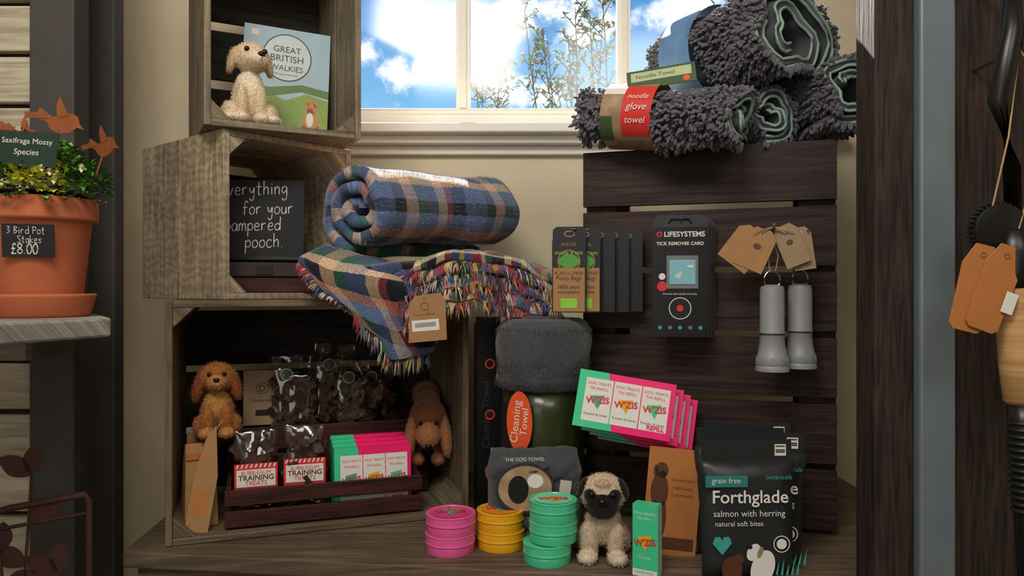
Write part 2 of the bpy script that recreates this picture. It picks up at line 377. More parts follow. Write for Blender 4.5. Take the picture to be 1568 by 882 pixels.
# bench
b=B()
poly=[(-.665,1.282),(.53,1.128),(.53,1.166),(.78,1.166),(.78,1.84),(-.72,1.84)]
def slab(b,poly,z0,z1,mat):
    n=len(poly); vs=[(x,y,z1) for x,y in poly]+[(x,y,z0) for x,y in poly]
    fs=[tuple(range(n)),tuple(range(2*n-1,n-1,-1))]+[(i,i+n,(i+1)%n+n,(i+1)%n) for i in range(n)]
    fuv=[[(vs[i][0],vs[i][1]+ (0 if k<2 else vs[i][2])) for i in f] for k,f in enumerate(fs)]
    b.add(vs,fs,mat,False,fuv)
slab(b,poly,.772,.80,W_BENCH)
slab(b,[(-.64,1.30),(.52,1.15),(.52,1.17),(.76,1.17),(.76,1.83),(-.70,1.83)],0,.772,W_BENCH)
slab(b,[(-.645,1.292),(.525,1.14),(.525,1.155),(-.645,1.307)],.745,.772,W_BENCH)
b.done('display_bench',bevel=.003)

# ---------------------------------------------------------------- crates
def crate(name,w,h,d,loc,yaw,mat,backn=3,gap=.014,tb=2):
    b=B(); t=.012
    for x in (0,w-t):
        b.bx(x,x+t,0,d/2-.002,0,h,mat); b.bx(x,x+t,d/2+.002,d,0,h,mat)
    for z in (0,h-t):
        for k in range(tb):
            y0=d*k/tb; b.bx(t,w-t,y0+.0015,y0+d/tb-.0015,z,z+t,mat)
    hh=(h-2*t-gap*(backn+1))/backn
    for k in range(backn):
        z0=t+gap+k*(hh+gap); b.bx(t,w-t,d-.01,d,z0,z0+hh,W_BACK)
    q=.036
    for (cx,sx) in ((t,1),(w-t,-1)):
        for (cz,sz_) in ((t,1),(h-t,-1)):
            vs=[(cx,.003,cz),(cx+sx*q,.003,cz),(cx,.003,cz+sz_*q)]; vs+=[(x,d-.012,z) for x,_,z in vs]
            fs=[(0,1,2),(5,4,3),(0,3,4,1),(1,4,5,2),(2,5,3,0)]
            ou=random.random()*5; b.add(vs,fs,mat,False,[[(vs[i][1]+ou,vs[i][0]+vs[i][2]) for i in f] for f in fs])
    return b.done(name,loc,(0,0,yaw),bevel=.0015)
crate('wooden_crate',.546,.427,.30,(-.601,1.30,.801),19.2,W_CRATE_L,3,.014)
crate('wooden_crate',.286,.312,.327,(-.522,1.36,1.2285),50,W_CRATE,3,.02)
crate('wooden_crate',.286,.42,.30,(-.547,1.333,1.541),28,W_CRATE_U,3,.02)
def LC(lx,ly): return (-.601+.944*lx-.329*ly, 1.30+.329*lx+.944*ly)

# pallet display stand
b=B(); Wd=.468
for k in range(6):
    z1=.72-.1205*k; b.bx(0,Wd,0,.016,z1-.1085,z1,W_DARK)
for x in (0.004,.405):
    b.bx(x,x+.055,.016,.04,0,.712,W_DARK); b.bx(x,x+.055,.21,.234,0,.712,W_DARK)
b.bx(0,Wd,.016,.12,.700,.7195,W_DARK); b.bx(0,Wd,.126,.234,.700,.7195,W_DARK)
for k in range(5): b.bx(Wd-.012,Wd,.018,.234,.58-.14*k,.69-.14*k,W_DARK)
for x in (.025,.43):
    for k in range(6): b.lathe([(.002,-.0015),(.002,.0)],RUSTD,(x,-.0005,.665-.1205*k),8,axis='y')
b.done('slatted_display_stand',(.142,1.50,.80),(0,0,-17.5),bevel=.0015)

# ---------------------------------------------------------------- rolls / sheets
def catmull(P,n):
    P=np.asarray(P,float); k=len(P); out=[]
    for i in range(n):
        t=i/(n-1)*(k-1); j=min(int(t),k-2); f=t-j
        p0=P[max(j-1,0)];p1=P[j];p2=P[j+1];p3=P[min(j+2,k-1)]
        out.append(.5*((2*p1)+(-p0+p2)*f+(2*p0-5*p1+4*p2-p3)*f*f+(-p0+3*p1-3*p2+p3)*f**3))
    return np.array(out)
def sheetgrid(rows,nr,nc):
    A=np.array([catmull(r,nc) for r in rows]); return np.array([catmull(A[:,j],nr) for j in range(nc)]).transpose(1,0,2)
def addgrid(b,G,mat,uvo=(0,0),wob=.003,ws=18):
    nr,nc=G.shape[:2]; vs=[];uv=[]
    cu=np.zeros((nr,nc)); cu[:,1:]=np.cumsum(np.linalg.norm(np.diff(G,axis=1),axis=2),axis=1)
    cv=np.zeros((nr,nc)); cv[1:]=np.cumsum(np.linalg.norm(np.diff(G,axis=0),axis=2),axis=0)
    for i in range(nr):
        for j in range(nc):
            p=Vector(G[i,j]); nz=noise.noise_vector(p*ws)*wob; q=p+nz; vs.append(tuple(q)); uv.append((cv[i,j]+uvo[0],cu[i,j]+uvo[1]))
    fs=[(i*nc+j,i*nc+j+1,(i+1)*nc+j+1,(i+1)*nc+j) for i in range(nr-1) for j in range(nc-1)]
    b.add(vs,fs,mat,True,None,uv); return vs
def rollpts(ro,t,pitch,turns,phase,n):
    th=np.linspace(0,turns*2*math.pi,n); r=ro-t/2-pitch*(th[-1]-th)/(2*math.pi); return th,r,phase
def addroll(b,L,ro,t,pitch,turns,phase,mat,flat=.92,M_=26,n=110,wob=.004,tele=.012,seed=0,uvo=0,flipd=1,cone=0):
    th,r,ph=rollpts(ro,t,pitch,turns,phase,n); arc=np.concatenate([[0],np.cumsum(np.hypot(np.diff(r),r[1:]*np.diff(th)))])
    vs=[];uv=[]; ring=2*n; outer=[]
    for m in range(M_):
        f=m/(M_-1)
        for s_,idx in ((1,range(n)),(-1,range(n-1,-1,-1))):
            for i in idx:
                a=(th[i]-th[-1])*flipd+ph; rr=r[i]+s_*t/2
                x0=tele*math.sin(th[i]*1.3+seed)+cone*(1-(r[i]/ro)); x1=L+tele*math.sin(th[i]*1.7+seed+2)
                x=x0+(x1-x0)*f
                nz=noise.noise(Vector((x*9+seed,math.cos(a)*1.2+rr*8,math.sin(a)*1.2)))*wob*1.6
                rr2=rr+nz
                z=rr2*math.sin(a)*flat; y=rr2*math.cos(a)
                if s_==1 and th[-1]-th[i]<6.3: outer.append((len(vs),a))
                vs.append((x,y,z)); uv.append((arc[i]+uvo,x))
    fs=[]
    for m in range(M_-1):
        for i in range(ring):
            j=(i+1)%ring; fs.append((m*ring+i,m*ring+j,(m+1)*ring+j,(m+1)*ring+i))
    for i in range(n-1):
        a,c=i,i+1; d,e=ring-1-i,ring-2-i
        fs.append((a,d,e,c)); o=(M_-1)*ring; fs.append((o+a,o+c,o+e,o+d))
    b.add(vs,fs,mat,True,None,uv)
    addroll.last=(vs,outer)
    return th,r
def axisM(p0,p1):
    d=(Vector(p1)-Vector(p0)).normalized(); z=Vector((0,0,1)); y=z.cross(d).normalized(); z=d.cross(y)
    m=Matrix((d,y,z)).transposed().to_4x4(); m.translation=Vector(p0); return m

# tartan blanket
eb=empty('tartan_blanket',(0,0,0))
b=B(); p0=(-.292,1.385,1.398); p1=(-.050,1.690,1.412); b.T=axisM(p0,p1)
addroll(b,(Vector(p1)-Vector(p0)).length,.106,.0235,.0335,2.7,R(-70),PLAIDM,flat=.88,tele=.007,flipd=-1,wob=.008,n=140,cone=.012)
b.done('rolled_part',parent=eb)
b=B(); b.T=axisM(p0,p1); vs_,out_=addroll.last
fz=[srgb(c)[:3] for c in ('#8b95ac','#c9b8a6','#687694','#5d7a6c','#49566f')]
for _ in range(11000):
    i,a=random.choice(out_); p=Vector(vs_[i])+Vector((random.uniform(-.007,.007),0,0))
    n=Vector((random.uniform(-.7,.7),math.cos(a)+random.uniform(-.4,.4),math.sin(a)+random.uniform(-.4,.4))).normalized()
    hair(b,p-n*.001,n,random.uniform(.002,.007),.00035,random.choice(fz))
b.done('woolly_fuzz',parent=eb)
b=B()
A=[[(-.352,1.42,1.332),(-.277,1.42,1.308),(-.182,1.45,1.292),(-.082,1.48,1.295)],
   [(-.384,1.35,1.302),(-.285,1.345,1.272),(-.198,1.375,1.255),(-.104,1.43,1.264)],
   [(-.350,1.335,1.262),(-.268,1.350,1.215),(-.197,1.380,1.196),(-.117,1.43,1.201)],
   [(-.286,1.350,1.204),(-.245,1.365,1.158),(-.220,1.385,1.120),(-.151,1.415,1.132)]]
G=sheetgrid(A,34,44); addgrid(b,G,PLAIDM,(.05,.02),wob=.007,ws=22); edgeA=G[-1]; edgeL=G[:,0]
A2=[[(-.34,1.45,1.31),(-.26,1.53,1.300),(-.12,1.60,1.30),(.03,1.66,1.305)],
    [(-.380,1.39,1.305),(-.28,1.39,1.290),(-.14,1.44,1.30),(.03,1.57,1.305)],
    [(-.37,1.365,1.275),(-.27,1.365,1.270),(-.15,1.41,1.28),(.02,1.50,1.29)],
    [(-.35,1.41,1.243),(-.26,1.42,1.243),(-.14,1.46,1.243),(.0,1.52,1.25)]]
addgrid(b,sheetgrid(A2,26,40),PLAIDM,(.3,.1))
folds=[]
for k in range(4):
    dz=-.025*k; dy=-.007*k; dx=.005*k
    F=[[(-.19+dx,1.49+dy,1.292+dz),(-.10,1.52+dy,1.316+dz),(0,1.56+dy,1.310+dz),(.075+dx,1.58+dy,1.285+dz)],
       [(-.205+dx,1.400+dy,1.276+dz),(-.11,1.42+dy,1.316+dz),(-.01,1.46+dy,1.309+dz),(.080+dx,1.505+dy,1.27+dz)],
       [(-.208+dx,1.380+dy,1.262+dz),(-.115,1.40+dy,1.300+dz),(-.01,1.445+dy,1.292+dz),(.085+dx,1.49+dy,1.256+dz)]]
    G=sheetgrid(F,14,60); addgrid(b,G,PLAIDR,(.1*k+.6,.33*k),wob=.010,ws=26); folds.append(G[-1])
b.done('folds',parent=eb,solid=.011,subsurf=1)
b=B()
pal=[srgb(c)[:3] for c in ('#9a2c36','#b03a44','#2f3c62','#4c6292','#d8c8aa','#c8a080','#30604e','#c0a450','#1a1c24','#82343a')]
def fringe(b,E,outd,L,step=.0030):
    seg=np.linalg.norm(np.diff(E,axis=0),axis=1); tot=seg.sum(); n=int(tot/step); cum=np.concatenate([[0],np.cumsum(seg)])
    for i in range(n):
        t=i*step; p=Vector([np.interp(t,cum,E[:,k]) for k in range(3)])
        p+=noise.noise_vector(p*24)*.008
        ci=int((t*46)%len(pal)); ci=(ci+random.choice((0,0,1,3,5)))%len(pal)
        clump=math.sin(t*420)*.35
        for q in range(2):
            d=(Vector(outd)+Vector((clump+random.uniform(-.25,.25),random.uniform(-.3,.1),random.uniform(-.25,.25)))).normalized()
            l=L*random.uniform(.6,1.1); g=Vector((0,0,-1))
            pts=[p+Vector((random.uniform(-.002,.002),0,0))-d*.004,p+d*l*.4,p+d*l*.75+g*l*.12,p+d*l*.95+g*l*.35]
            b.tube(pts,[.0012,.0014,.0012,.0005],YARN,4,col=pal[ci])
for E in folds: fringe(b,E,(-.05,-.55,-.6),.028)
fringe(b,edgeA,(-.15,-.35,-1),.026); fringe(b,edgeL[12:],(-.8,-.2,-.5),.012)
b.done('fringe',parent=eb)
b=B(); b.T=TM((-.150,1.338,1.152),(4,0,4))
b.flat([(-.034,0),(.034,.006),(.031,.078),(.022,.090),(-.023,.084),(-.032,.070)],0,KRAFT,.0012)
b.T=TM((-.150,1.338,1.152),(4,-5,4)); b.rect(-.025,.023,.022,.042,-.0006,WHT); b.ring(-.0,.066,.007,.0008,-.0006,BROWNT)
for i in range(16): b.rect(-.019+i*.0023,-.018+i*.0023,.029,.037,-.0010,BLACK)
b.text('Tartan Throw 100% wool',-.001,.052,.036,BROWNT,-.0008)
b.tube([(0,-.001,.078),(.004,.004,.10),(-.004,.05,.125)],.0009,ROPE)
b.done('swing_tag',parent=eb)

# chenille towels
def noodle(b,p,n,L,r,mat):
    a=n.cross(Vector((random.random()-.5,random.random()-.5,random.random()-.5))); a.normalize(); c=n.cross(a)
    bend=(a*random.uniform(-.6,.6)+c*random.uniform(-.6,.6)+Vector((0,0,-.35)))
    vs=[];K=5
    for f,rr in ((0,.8),(.35,1),(.75,1.05),(1,.5)):
        q=p+n*L*f+bend*L*f*f*.7
        for k in range(K):
            an=2*math.pi*k/K; vs.append(tuple(q+(a*math.cos(an)+c*math.sin(an))*r*rr))
    fs=[(i*K+k,i*K+(k+1)%K,(i+1)*K+(k+1)%K,(i+1)*K+k) for i in range(3) for k in range(K)]+[(15,16,17,18,19)]
    b.add(vs,fs,mat,True)
def towel(name,p0,p1,ro,turns=1.7,phase=-60,cnt=1400,label=None,flat=.95,t=.012,flipd=1,seed=0,wob=.012):
    e=empty(name); L=(Vector(p1)-Vector(p0)).length; T=axisM(p0,p1)
    b=B(); b.T=T; th,r=addroll(b,L,ro,t,t*1.9,turns,R(phase),MICRO,flat=flat,M_=14,n=90,wob=wob,tele=.010,seed=seed,flipd=flipd)
    vs_,out_=addroll.last
    b.done('towelling',parent=e)
    b=B(); b.T=T
    for off in (0,1):
        for rowsel in (range(0,90,2),range(90,180,2)):
            base=0 if off==0 else 13*180
            b.tube([Vector(vs_[base+i])+Vector((-.001 if off==0 else .001,0,0)) for i in rowsel],.0030,TRIM,6)
    b.done('edging',parent=e)
    b=B(); b.T=T
    for _ in range(cnt):
        i,a=random.choice(out_); p=Vector(vs_[i])+Vector((random.uniform(-.009,.009),0,0))
        if label and label[0]<p.x<label[1]: continue
        p+=Vector((0,-math.sin(a),math.cos(a)))*random.uniform(-.004,.004)
        n=Vector((random.uniform(-.4,.4),math.cos(a)+random.uniform(-.4,.4),math.sin(a)+random.uniform(-.4,.4))).normalized()
        noodle(b,p,n,random.uniform(.009,.015),.0033,NOOD)
    b.done('chenille_loops',parent=e)
    if label:
        b=B(); b.T=T; x0,x1=label[0],label[1]; R_=ro+.009; N=48
        def band(xa,xb,a0,a1,mat,rr):
            vs=[]
            for i in range(N+1):
                a=R(a0+(a1-a0)*i/N)
                vs+=[(xa,rr*math.cos(a),rr*math.sin(a)*flat),(xb,rr*math.cos(a),rr*math.sin(a)*flat)]
            b.add(vs,[(2*i,2*i+1,2*i+3,2*i+2) for i in range(N)],mat,True)
        band(x0,x1,0,360,PHOTO2 if label[2] else PHOTO,R_)
        if label[2]:
            band(x0+(x1-x0)*.42,x1,128,225,RED,R_+.0006); band(x0,x0+(x1-x0)*.42,120,150,WHT,R_+.0006); band(x0,x0+(x1-x0)*.25,190,235,LABG,R_+.0009)
            for k,tx in enumerate(('noodle','glove','towel')):
                a=R(155+k*20); y,z=(R_+.0026)*math.cos(a),(R_+.0026)*math.sin(a)*flat
                b.T=T@Matrix.Translation((x0+(x1-x0)*.71,y,z))@Euler((a-math.pi,0,0)).to_matrix().to_4x4()
                b.text(tx,0,0,(x1-x0)*.40,WHT,0,bold=.0,shear=.2); b.T=T
        else:
            band(x0,x1,190,215,WHT,R_+.0006); band(x0+(x1-x0)*.2,x1,215,260,RED,R_+.0006)
        b.done('paper_band',parent=e)
    return e
towel('chenille_towel',(.155,1.480,1.588),(.405,1.330,1.550),.056,1.6,-100,2100,(.050,.150,True),seed=1)
towel('chenille_towel',(.50,1.35,1.708),(.345,1.59,1.70),.103,1.9,-130,4200,(.14,.22,False),seed=3,flat=.88,t=.015,wob=.022)
towel('chenille_towel',(.605,1.335,1.605),(.56,1.58,1.600),.072,1.8,-60,2600,None,seed=5,wob=.016)
towel('chenille_towel',(.478,1.39,1.572),(.43,1.62,1.572),.052,1.6,-80,1500,None,seed=8)
b=B(); b.T=TM((0,0,0),(-22,-6,-14)); b.box((0,0,0),(.125,.0015,.042),LABG); b.rect(-.055,.055,-.004,.016,-.001,M('label_pale','#b9c49a',.6)); b.text('Noodle Towel',-.01,.006,.07,LABG,-.0013); b.disc(.045,-.012,.006,.006,-.0013,ORANGE)
b.tube([(0,0.002,.018),(.01,.03,.03)],.0008,ROPE)
b.done('towel_label_card',(.275,1.385,1.640))

# ---------------------------------------------------------------- plush toys
def plush(name,parts,loc,yaw,scale=.01,extra=None,fur=7000,flen=.005,voxel=.0028,rot=None):
    b=B()
    for c,r,col,rot_ in parts:
        b.ball([x*scale for x in c],[x*scale for x in r],FUR,rot_,20)
    tmp=b.done('tmp'); md=tmp.modifiers.new('r','REMESH'); md.mode='VOXEL'; md.voxel_size=voxel
    md=tmp.modifiers.new('s','SMOOTH'); md.iterations=3; md.factor=.5
    dg=bpy.context.evaluated_depsgraph_get(); me=bpy.data.meshes.new_from_object(tmp.evaluated_get(dg)); bpy.data.objects.remove(tmp)
    V=np.array([v.co[:] for v in me.vertices]); Nn=np.array([v.normal[:] for v in me.vertices])
    best=np.full(len(V),1e9); C=np.zeros((len(V),3))
    for c,r,col,rot_ in parts:
        Rm=np.array(Euler([R(a) for a in rot_]).to_matrix()); q=(V-np.array(c)*scale)@Rm
        d=np.linalg.norm(q/(np.array(r)*scale),axis=1)-1; d=d*min(r)*scale
        m=d<best; best[m]=d[m]; C[m]=np.array(srgb(col)[:3])
    C*= (1+.12*np.random.randn(len(V),1)).clip(.6,1.4)
    e=empty(name,loc,(0,0,yaw) if rot is None else rot)
    b=B(); b.add([tuple(v) for v in V],[tuple(p.vertices) for p in me.polygons],FUR,True,col=[tuple(c) for c in C])
    b.done('body',parent=e)
    b=B(); vs=[];fs=[];cc=[]
    idx=np.random.randint(0,len(V),fur)
    for i in idx:
        p=V[i]+np.random.randn(3)*.0012; n=Nn[i]+np.random.randn(3)*.5; n[2]-=.3; n/=np.linalg.norm(n)+1e-9; t=np.cross(n,np.random.randn(3)); t/=np.linalg.norm(t)+1e-9
        l=flen*random.uniform(.5,1.2); k=len(vs); wd=.0005
        vs+=[tuple(p-t*wd-n*.001),tuple(p+t*wd-n*.001),tuple(p+n*l)]; fs.append((k,k+1,k+2)); cl=C[i]*random.uniform(.85,1.15); cc+=[tuple(cl)]*3
    b.add(vs,fs,FUR,True,col=cc); b.done('fur',parent=e)
    if extra:
        b=B(); extra(b,scale); b.done('eyes_and_nose',parent=e)
    return e
def face(hx,hy,hz,ex,ey,ez,er,nx):
    def f(b,s):
        for sx in (-1,1): b.ball(((hx+sx*ex)*s,ey*s,ez*s),(er*s,er*s*.8,er*s),EYE)
        b.ball((hx*s,hy*s,hz*s),(nx*s,nx*s*.7,nx*.75*s),EYE)
    return f
Z=(0,0,0)
lab='#dfc8a8'; labl='#ecdcc2'; labe='#cfb08a'
parts=[((0,.4,4.6),(2.8,2.7,4.2),lab,Z),((0,-.8,6.4),(2.3,2.1,3),labl,Z),((.2,-1.0,11.5),(2.9,2.9,2.6),lab,Z),((.9,-3.7,10.7),(1.55,1.9,1.25),labl,(0,0,18)),
 ((-2.75,-.9,10.9),(.7,1.5,2.3),labe,(0,14,0)),((3.0,-.3,10.9),(.7,1.5,2.3),labe,(0,-14,0)),
 ((-1.5,-2.3,3.4),(1.05,1.1,3.3),lab,(8,0,0)),((1.5,-2.3,3.4),(1.05,1.1,3.3),lab,(8,0,0)),((-1.6,-3.4,.9),(1.25,1.8,.9),labl,Z),((1.6,-3.4,.9),(1.25,1.8,.9),labl,Z),
 ((-3.0,-.3,2.1),(1.6,2.6,2.0),lab,Z),((3.0,-.3,2.1),(1.6,2.6,2.0),lab,Z),((-3.6,-2.8,.9),(1.1,1.9,.85),labl,(0,0,12)),((3.6,-2.8,.9),(1.1,1.9,.85),labl,(0,0,-12)),((-1.5,3.0,1.1),(.8,2.2,.7),lab,(0,0,25))]
def labface(b,s):
    b.ball((1.35*s,-5.35*s,11.15*s),(.62*s,.45*s,.45*s),EYE)
    for ex,ey in ((-.75,-3.55),(2.15,-3.1)): b.ball((ex*s,ey*s,12.25*s),(.45*s,.38*s,.45*s),EYE)
    b.tube([(1.35*s,-5.5*s,10.8*s),(1.3*s,-5.45*s,10.1*s)],.0007,BROWNT)
plush('plush_labrador_toy',parts,(-.498,1.422,1.5535),26,.0112,labface,flen=.0026,voxel=.0022,fur=14000)
pug='#cdb79c'; bk='#17130f'
parts=[((0,.8,4.4),(2.7,3.2,2.6),pug,(15,0,0)),((0,-.8,5.6),(2.5,2.2,2.6),pug,Z),((0,-1.3,9.6),(3.2,2.7,2.8),pug,Z),((0,-3.3,8.4),(2.3,1.4,1.9),bk,Z),((-1.5,-3.2,9.7),(1.1,.9,1.0),bk,Z),((1.5,-3.2,9.7),(1.1,.9,1.0),bk,Z),
 ((-2.9,-1.6,10.4),(.6,1.2,1.5),bk,(0,24,0)),((2.9,-1.6,10.4),(.6,1.2,1.5),bk,(0,-24,0)),((0,-2.7,11.3),(1.4,1.2,.6),'#bda58a',Z),
 ((-1.9,-1.9,2.7),(1.2,1.2,3.0),pug,(6,-6,0)),((1.9,-1.9,2.7),(1.2,1.2,3.0),pug,(6,6,0)),((-2.1,-2.8,.9),(1.4,1.8,.95),'#dccab2',Z),((2.1,-2.8,.9),(1.4,1.8,.95),'#dccab2',Z),
 ((-2.5,2.2,2.0),(1.4,2.0,2.2),pug,Z),((2.5,2.2,2.0),(1.4,2.0,2.2),pug,Z),((0,4.2,4.6),(.9,.9,.9),pug,Z)]
plush('plush_pug_toy',parts,(.152,1.255,.8005),-8,.0116,face(0,-4.75,9.2,1.45,-4.0,10.0,.45,.6),flen=.0028,voxel=.0024,fur=12000)
sp='#a8672c'; spd='#8a4d1e'
parts=[((0,.4,4.2),(2.8,2.6,3.9),sp,Z),((0,-.9,5.4),(2.2,2,2.8),'#c08848',Z),((0,-.8,10.4),(2.9,2.7,2.6),sp,Z),((0,-3.3,9.7),(1.5,1.7,1.2),'#c08848',Z),
 ((-3.0,-.6,8.9),(.95,1.4,3.0),spd,(0,14,0)),((3.0,-.6,8.9),(.95,1.4,3.0),spd,(0,-14,0)),((-1.5,-2.3,2.8),(1.1,1.1,2.8),sp,(8,0,0)),((1.5,-2.3,2.8),(1.1,1.1,2.8),sp,(8,0,0)),
 ((-1.6,-3.2,.8),(1.3,1.7,.85),'#c08848',Z),((1.6,-3.2,.8),(1.3,1.7,.85),'#c08848',Z),((-2.6,0,1.7),(1.5,2.4,1.8),sp,Z),((2.6,0,1.7),(1.5,2.4,1.8),sp,Z)]
x,y=LC(.075,.10)
plush('plush_spaniel_toy',parts,(x+.006,y,.974),20,.0105,face(0,-4.8,10.2,1.2,-3.15,11.1,.42,.55),flen=.0042,voxel=.0024,fur=10000)
# floppy dog lying on the rear tray with its head and front legs hanging over the edge
fb='#a87048'; fd='#7a4a2c'
parts=[((0,12,16.0),(3.0,5.5,2.8),fd,Z),((0,6,15.0),(2.7,4,2.7),fd,Z),((0,.6,13.4),(3.6,3.2,3.3),fd,Z),((0,-1.8,9.9),(2.3,2.1,2.7),fb,(12,0,0)),((-3.5,-.2,9.3),(1.15,1.9,4.4),fb,(0,6,0)),((3.5,-.2,9.3),(1.15,1.9,4.4),fb,(0,-6,0)),
 ((-2.1,2.6,9.0),(1.2,1.2,5.0),fd,Z),((2.1,2.6,9.0),(1.2,1.2,5.0),fd,Z),((-2.1,2.0,4.4),(1.4,1.6,1.3),fb,Z),((2.1,2.0,4.4),(1.4,1.6,1.3),fb,Z)]
x,y=LC(.484,.085)
plush('plush_floppy_dog_toy',parts,(x,y,.850),8,.0103,face(0,-3.2,7.9,1.5,-2.5,12.4,.42,.7),flen=.0032,voxel=.0026,fur=10000)

# ---------------------------------------------------------------- upper crate book, chalk sign
b=B(); b.box((0,0,.11),(.165,.008,.22),WHT); b.rect(-.0825,.0825,.0,.22,-.0043,SKYB)
y=-.0046
b.flat([(-.0825,.0),(.0825,0),(.0825,.085),(.04,.095),(0,.078),(-.04,.092),(-.0825,.08)],y,GRASS); b.flat([(-.0825,.07),(-.02,.085),(.03,.098),(.0825,.09),(.0825,.105),(.03,.112),(-.03,.10),(-.0825,.105)],y-.0001,GRASSD)
b.disc(0,.162,.047,.047,y-.0001,SKYL); b.ring(0,.162,.047,.002,y-.0003,DKG)
b.text('GREAT',0,.178,.052,DKG,y-.0004); b.text('BRITISH',0,.160,.062,DKG,y-.0004); b.text('WALKIES',0,.141,.062,DKG,y-.0004)
b.text('100 dog-friendly walks',0,.128,.045,DKG,y-.0004); b.box((-.062,-.0046,.205),(.014,.0006,.012),WHT)
for cx,cz,rx,rz in ((.050,.034,.016,.028),(.050,.068,.011,.012),(.037,.018,.006,.016),(.064,.018,.007,.016),(.044,.079,.003,.008),(.058,.078,.004,.008),(.048,.063,.006,.006)): b.disc(cx,cz,rx,rz,y-.0006,GINGER)
b.disc(.048,.045,.007,.014,y-.0008,WHT)
bk_=b.done('walking_guide_book',(-.474,1.555,1.5545),(-9,3,20)); bk_.scale=(1.06,1,1.12)
STROKES={'a':[[(.7,.9),(.35,1),(.05,.6),(.2,.05),(.55,.15),(.7,.9),(.72,.1),(.85,0)]],'c':[[(.7,.85),(.4,1),(.08,.6),(.2,.05),(.5,0),(.72,.2)]],
'd':[[(.7,.7),(.35,.9),(.05,.5),(.2,.02),(.55,.1),(.72,.6)],[(.75,1.8),(.72,.9),(.7,.0)]],'e':[[(.1,.5),(.65,.6),(.5,.98),(.2,.9),(.05,.4),(.25,0),(.7,.15)]],
'f':[[(.75,1.6),(.5,1.8),(.35,1.4),(.3,-.1)],[(.05,.9),(.7,.95)]],'g':[[(.7,.9),(.35,1),(.08,.6),(.3,.15),(.65,.5)],[(.7,.95),(.7,-.4),(.4,-.8),(.1,-.55)]],
'h':[[(.1,1.8),(.1,0)],[(.1,.6),(.4,1),(.62,.8),(.65,0)]],'i':[[(.2,.95),(.22,0)],[(.22,1.3),(.24,1.42)]],'m':[[(.08,.95),(.1,0)],[(.1,.6),(.3,1),(.45,.8),(.48,0)],[(.48,.6),(.7,1),(.88,.8),(.92,0)]],
'n':[[(.1,.95),(.1,0)],[(.1,.6),(.4,1),(.62,.8),(.65,0)]],'o':[[(.4,1),(.08,.65),(.15,.1),(.45,0),(.72,.4),(.62,.85),(.4,1)]],'p':[[(.1,.95),(.08,-.8)],[(.1,.7),(.45,1),(.72,.6),(.5,.1),(.12,.2)]],
'r':[[(.1,.95),(.12,0)],[(.12,.6),(.35,.95),(.6,.9)]],'t':[[(.35,1.6),(.33,.1),(.6,0)],[(.05,1.0),(.65,1.05)]],'u':[[(.1,.95),(.12,.2),(.4,0),(.62,.3),(.65,.95),(.68,0)]],
'v':[[(.05,.95),(.32,0),(.62,.95)]],'y':[[(.08,.95),(.15,.45),(.4,.3),(.62,.95)],[(.64,.95),(.6,-.3),(.35,-.8),(.08,-.5)]],'.':[[(.2,0),(.22,.1)]],
'k':[[(.1,1.8),(.1,0)],[(.6,.9),(.12,.45),(.65,0)]],'s':[[(.65,.85),(.35,1),(.12,.75),(.6,.3),(.35,0),(.08,.15)]],'P':[[(.1,1.7),(.1,0)],[(.1,1.65),(.7,1.5),(.6,.9),(.1,.8)]],'B':[[(.1,1.7),(.1,0)],[(.1,1.65),(.7,1.4),(.15,.9),(.75,.5),(.1,0)]],
'S':[[(.75,1.5),(.4,1.7),(.12,1.3),(.7,.5),(.4,0),(.08,.2)]],'3':[[(.1,1.6),(.7,1.5),(.3,.95),(.75,.5),(.1,.05)]],'8':[[(.45,.9),(.1,1.3),(.45,1.7),(.75,1.3),(.45,.9),(.08,.45),(.45,0),(.8,.45),(.45,.9)]],'0':[[(.4,1.7),(.08,1.1),(.15,.2),(.45,0),(.75,.6),(.65,1.5),(.4,1.7)]],
'£':[[(.75,1.45),(.5,1.7),(.3,1.3),(.35,.4),(.1,0),(.8,.05)],[(.1,.85),(.65,.85)]]}
def hand(b,s_,x,z,k,y,mat,sp=1.0,wd=.0011,slope=.03):
    for ch in s_:
        if ch==' ': x+=.6*k; continue
        for st in STROKES[ch]:
            P=catmull([(x+a*k,y,z+c*k) for a,c in st],max(3,len(st)*4)); b.tube([tuple(p) for p in P],wd,mat,4)
        x+=k*sp*(1.12 if ch=='m' else .5 if ch in 'i.' else .88); z+=slope*k
    return x
b=B(); b.box((-.03,0,.08),(.20,.006,.158),CHALK); b.box((-.03,-.0005,.0015),(.204,.01,.006),BLACK)
hand(b,'everything',-.092,.127,.0155,-.0032,WHT); hand(b,'for your',-.050,.089,.0150,-.0032,WHT); hand(b,'pampered',-.083,.055,.0150,-.0032,WHT); hand(b,'pooch.',-.044,.022,.0155,-.0032,WHT)
b.done('chalkboard_sign',(-.488,1.500,1.3075),(-4,0,8))
b=B(); b.bx(-.10,.09,-.055,.055,0,.03,W_TRAY); b.bx(-.09,.08,-.06,.05,.031,.058,M('dark_box','#33201d',.6)); b.box((-.02,-.061,.044),(.03,.002,.02),M('dark_mark','#1b1210',.6))
b.bx(-.07,.05,.0,.045,.0585,.0645,BLACK)
b.done('stacked_gift_boxes',(-.483,1.523,1.2415),(0,0,20),bevel=.0015)

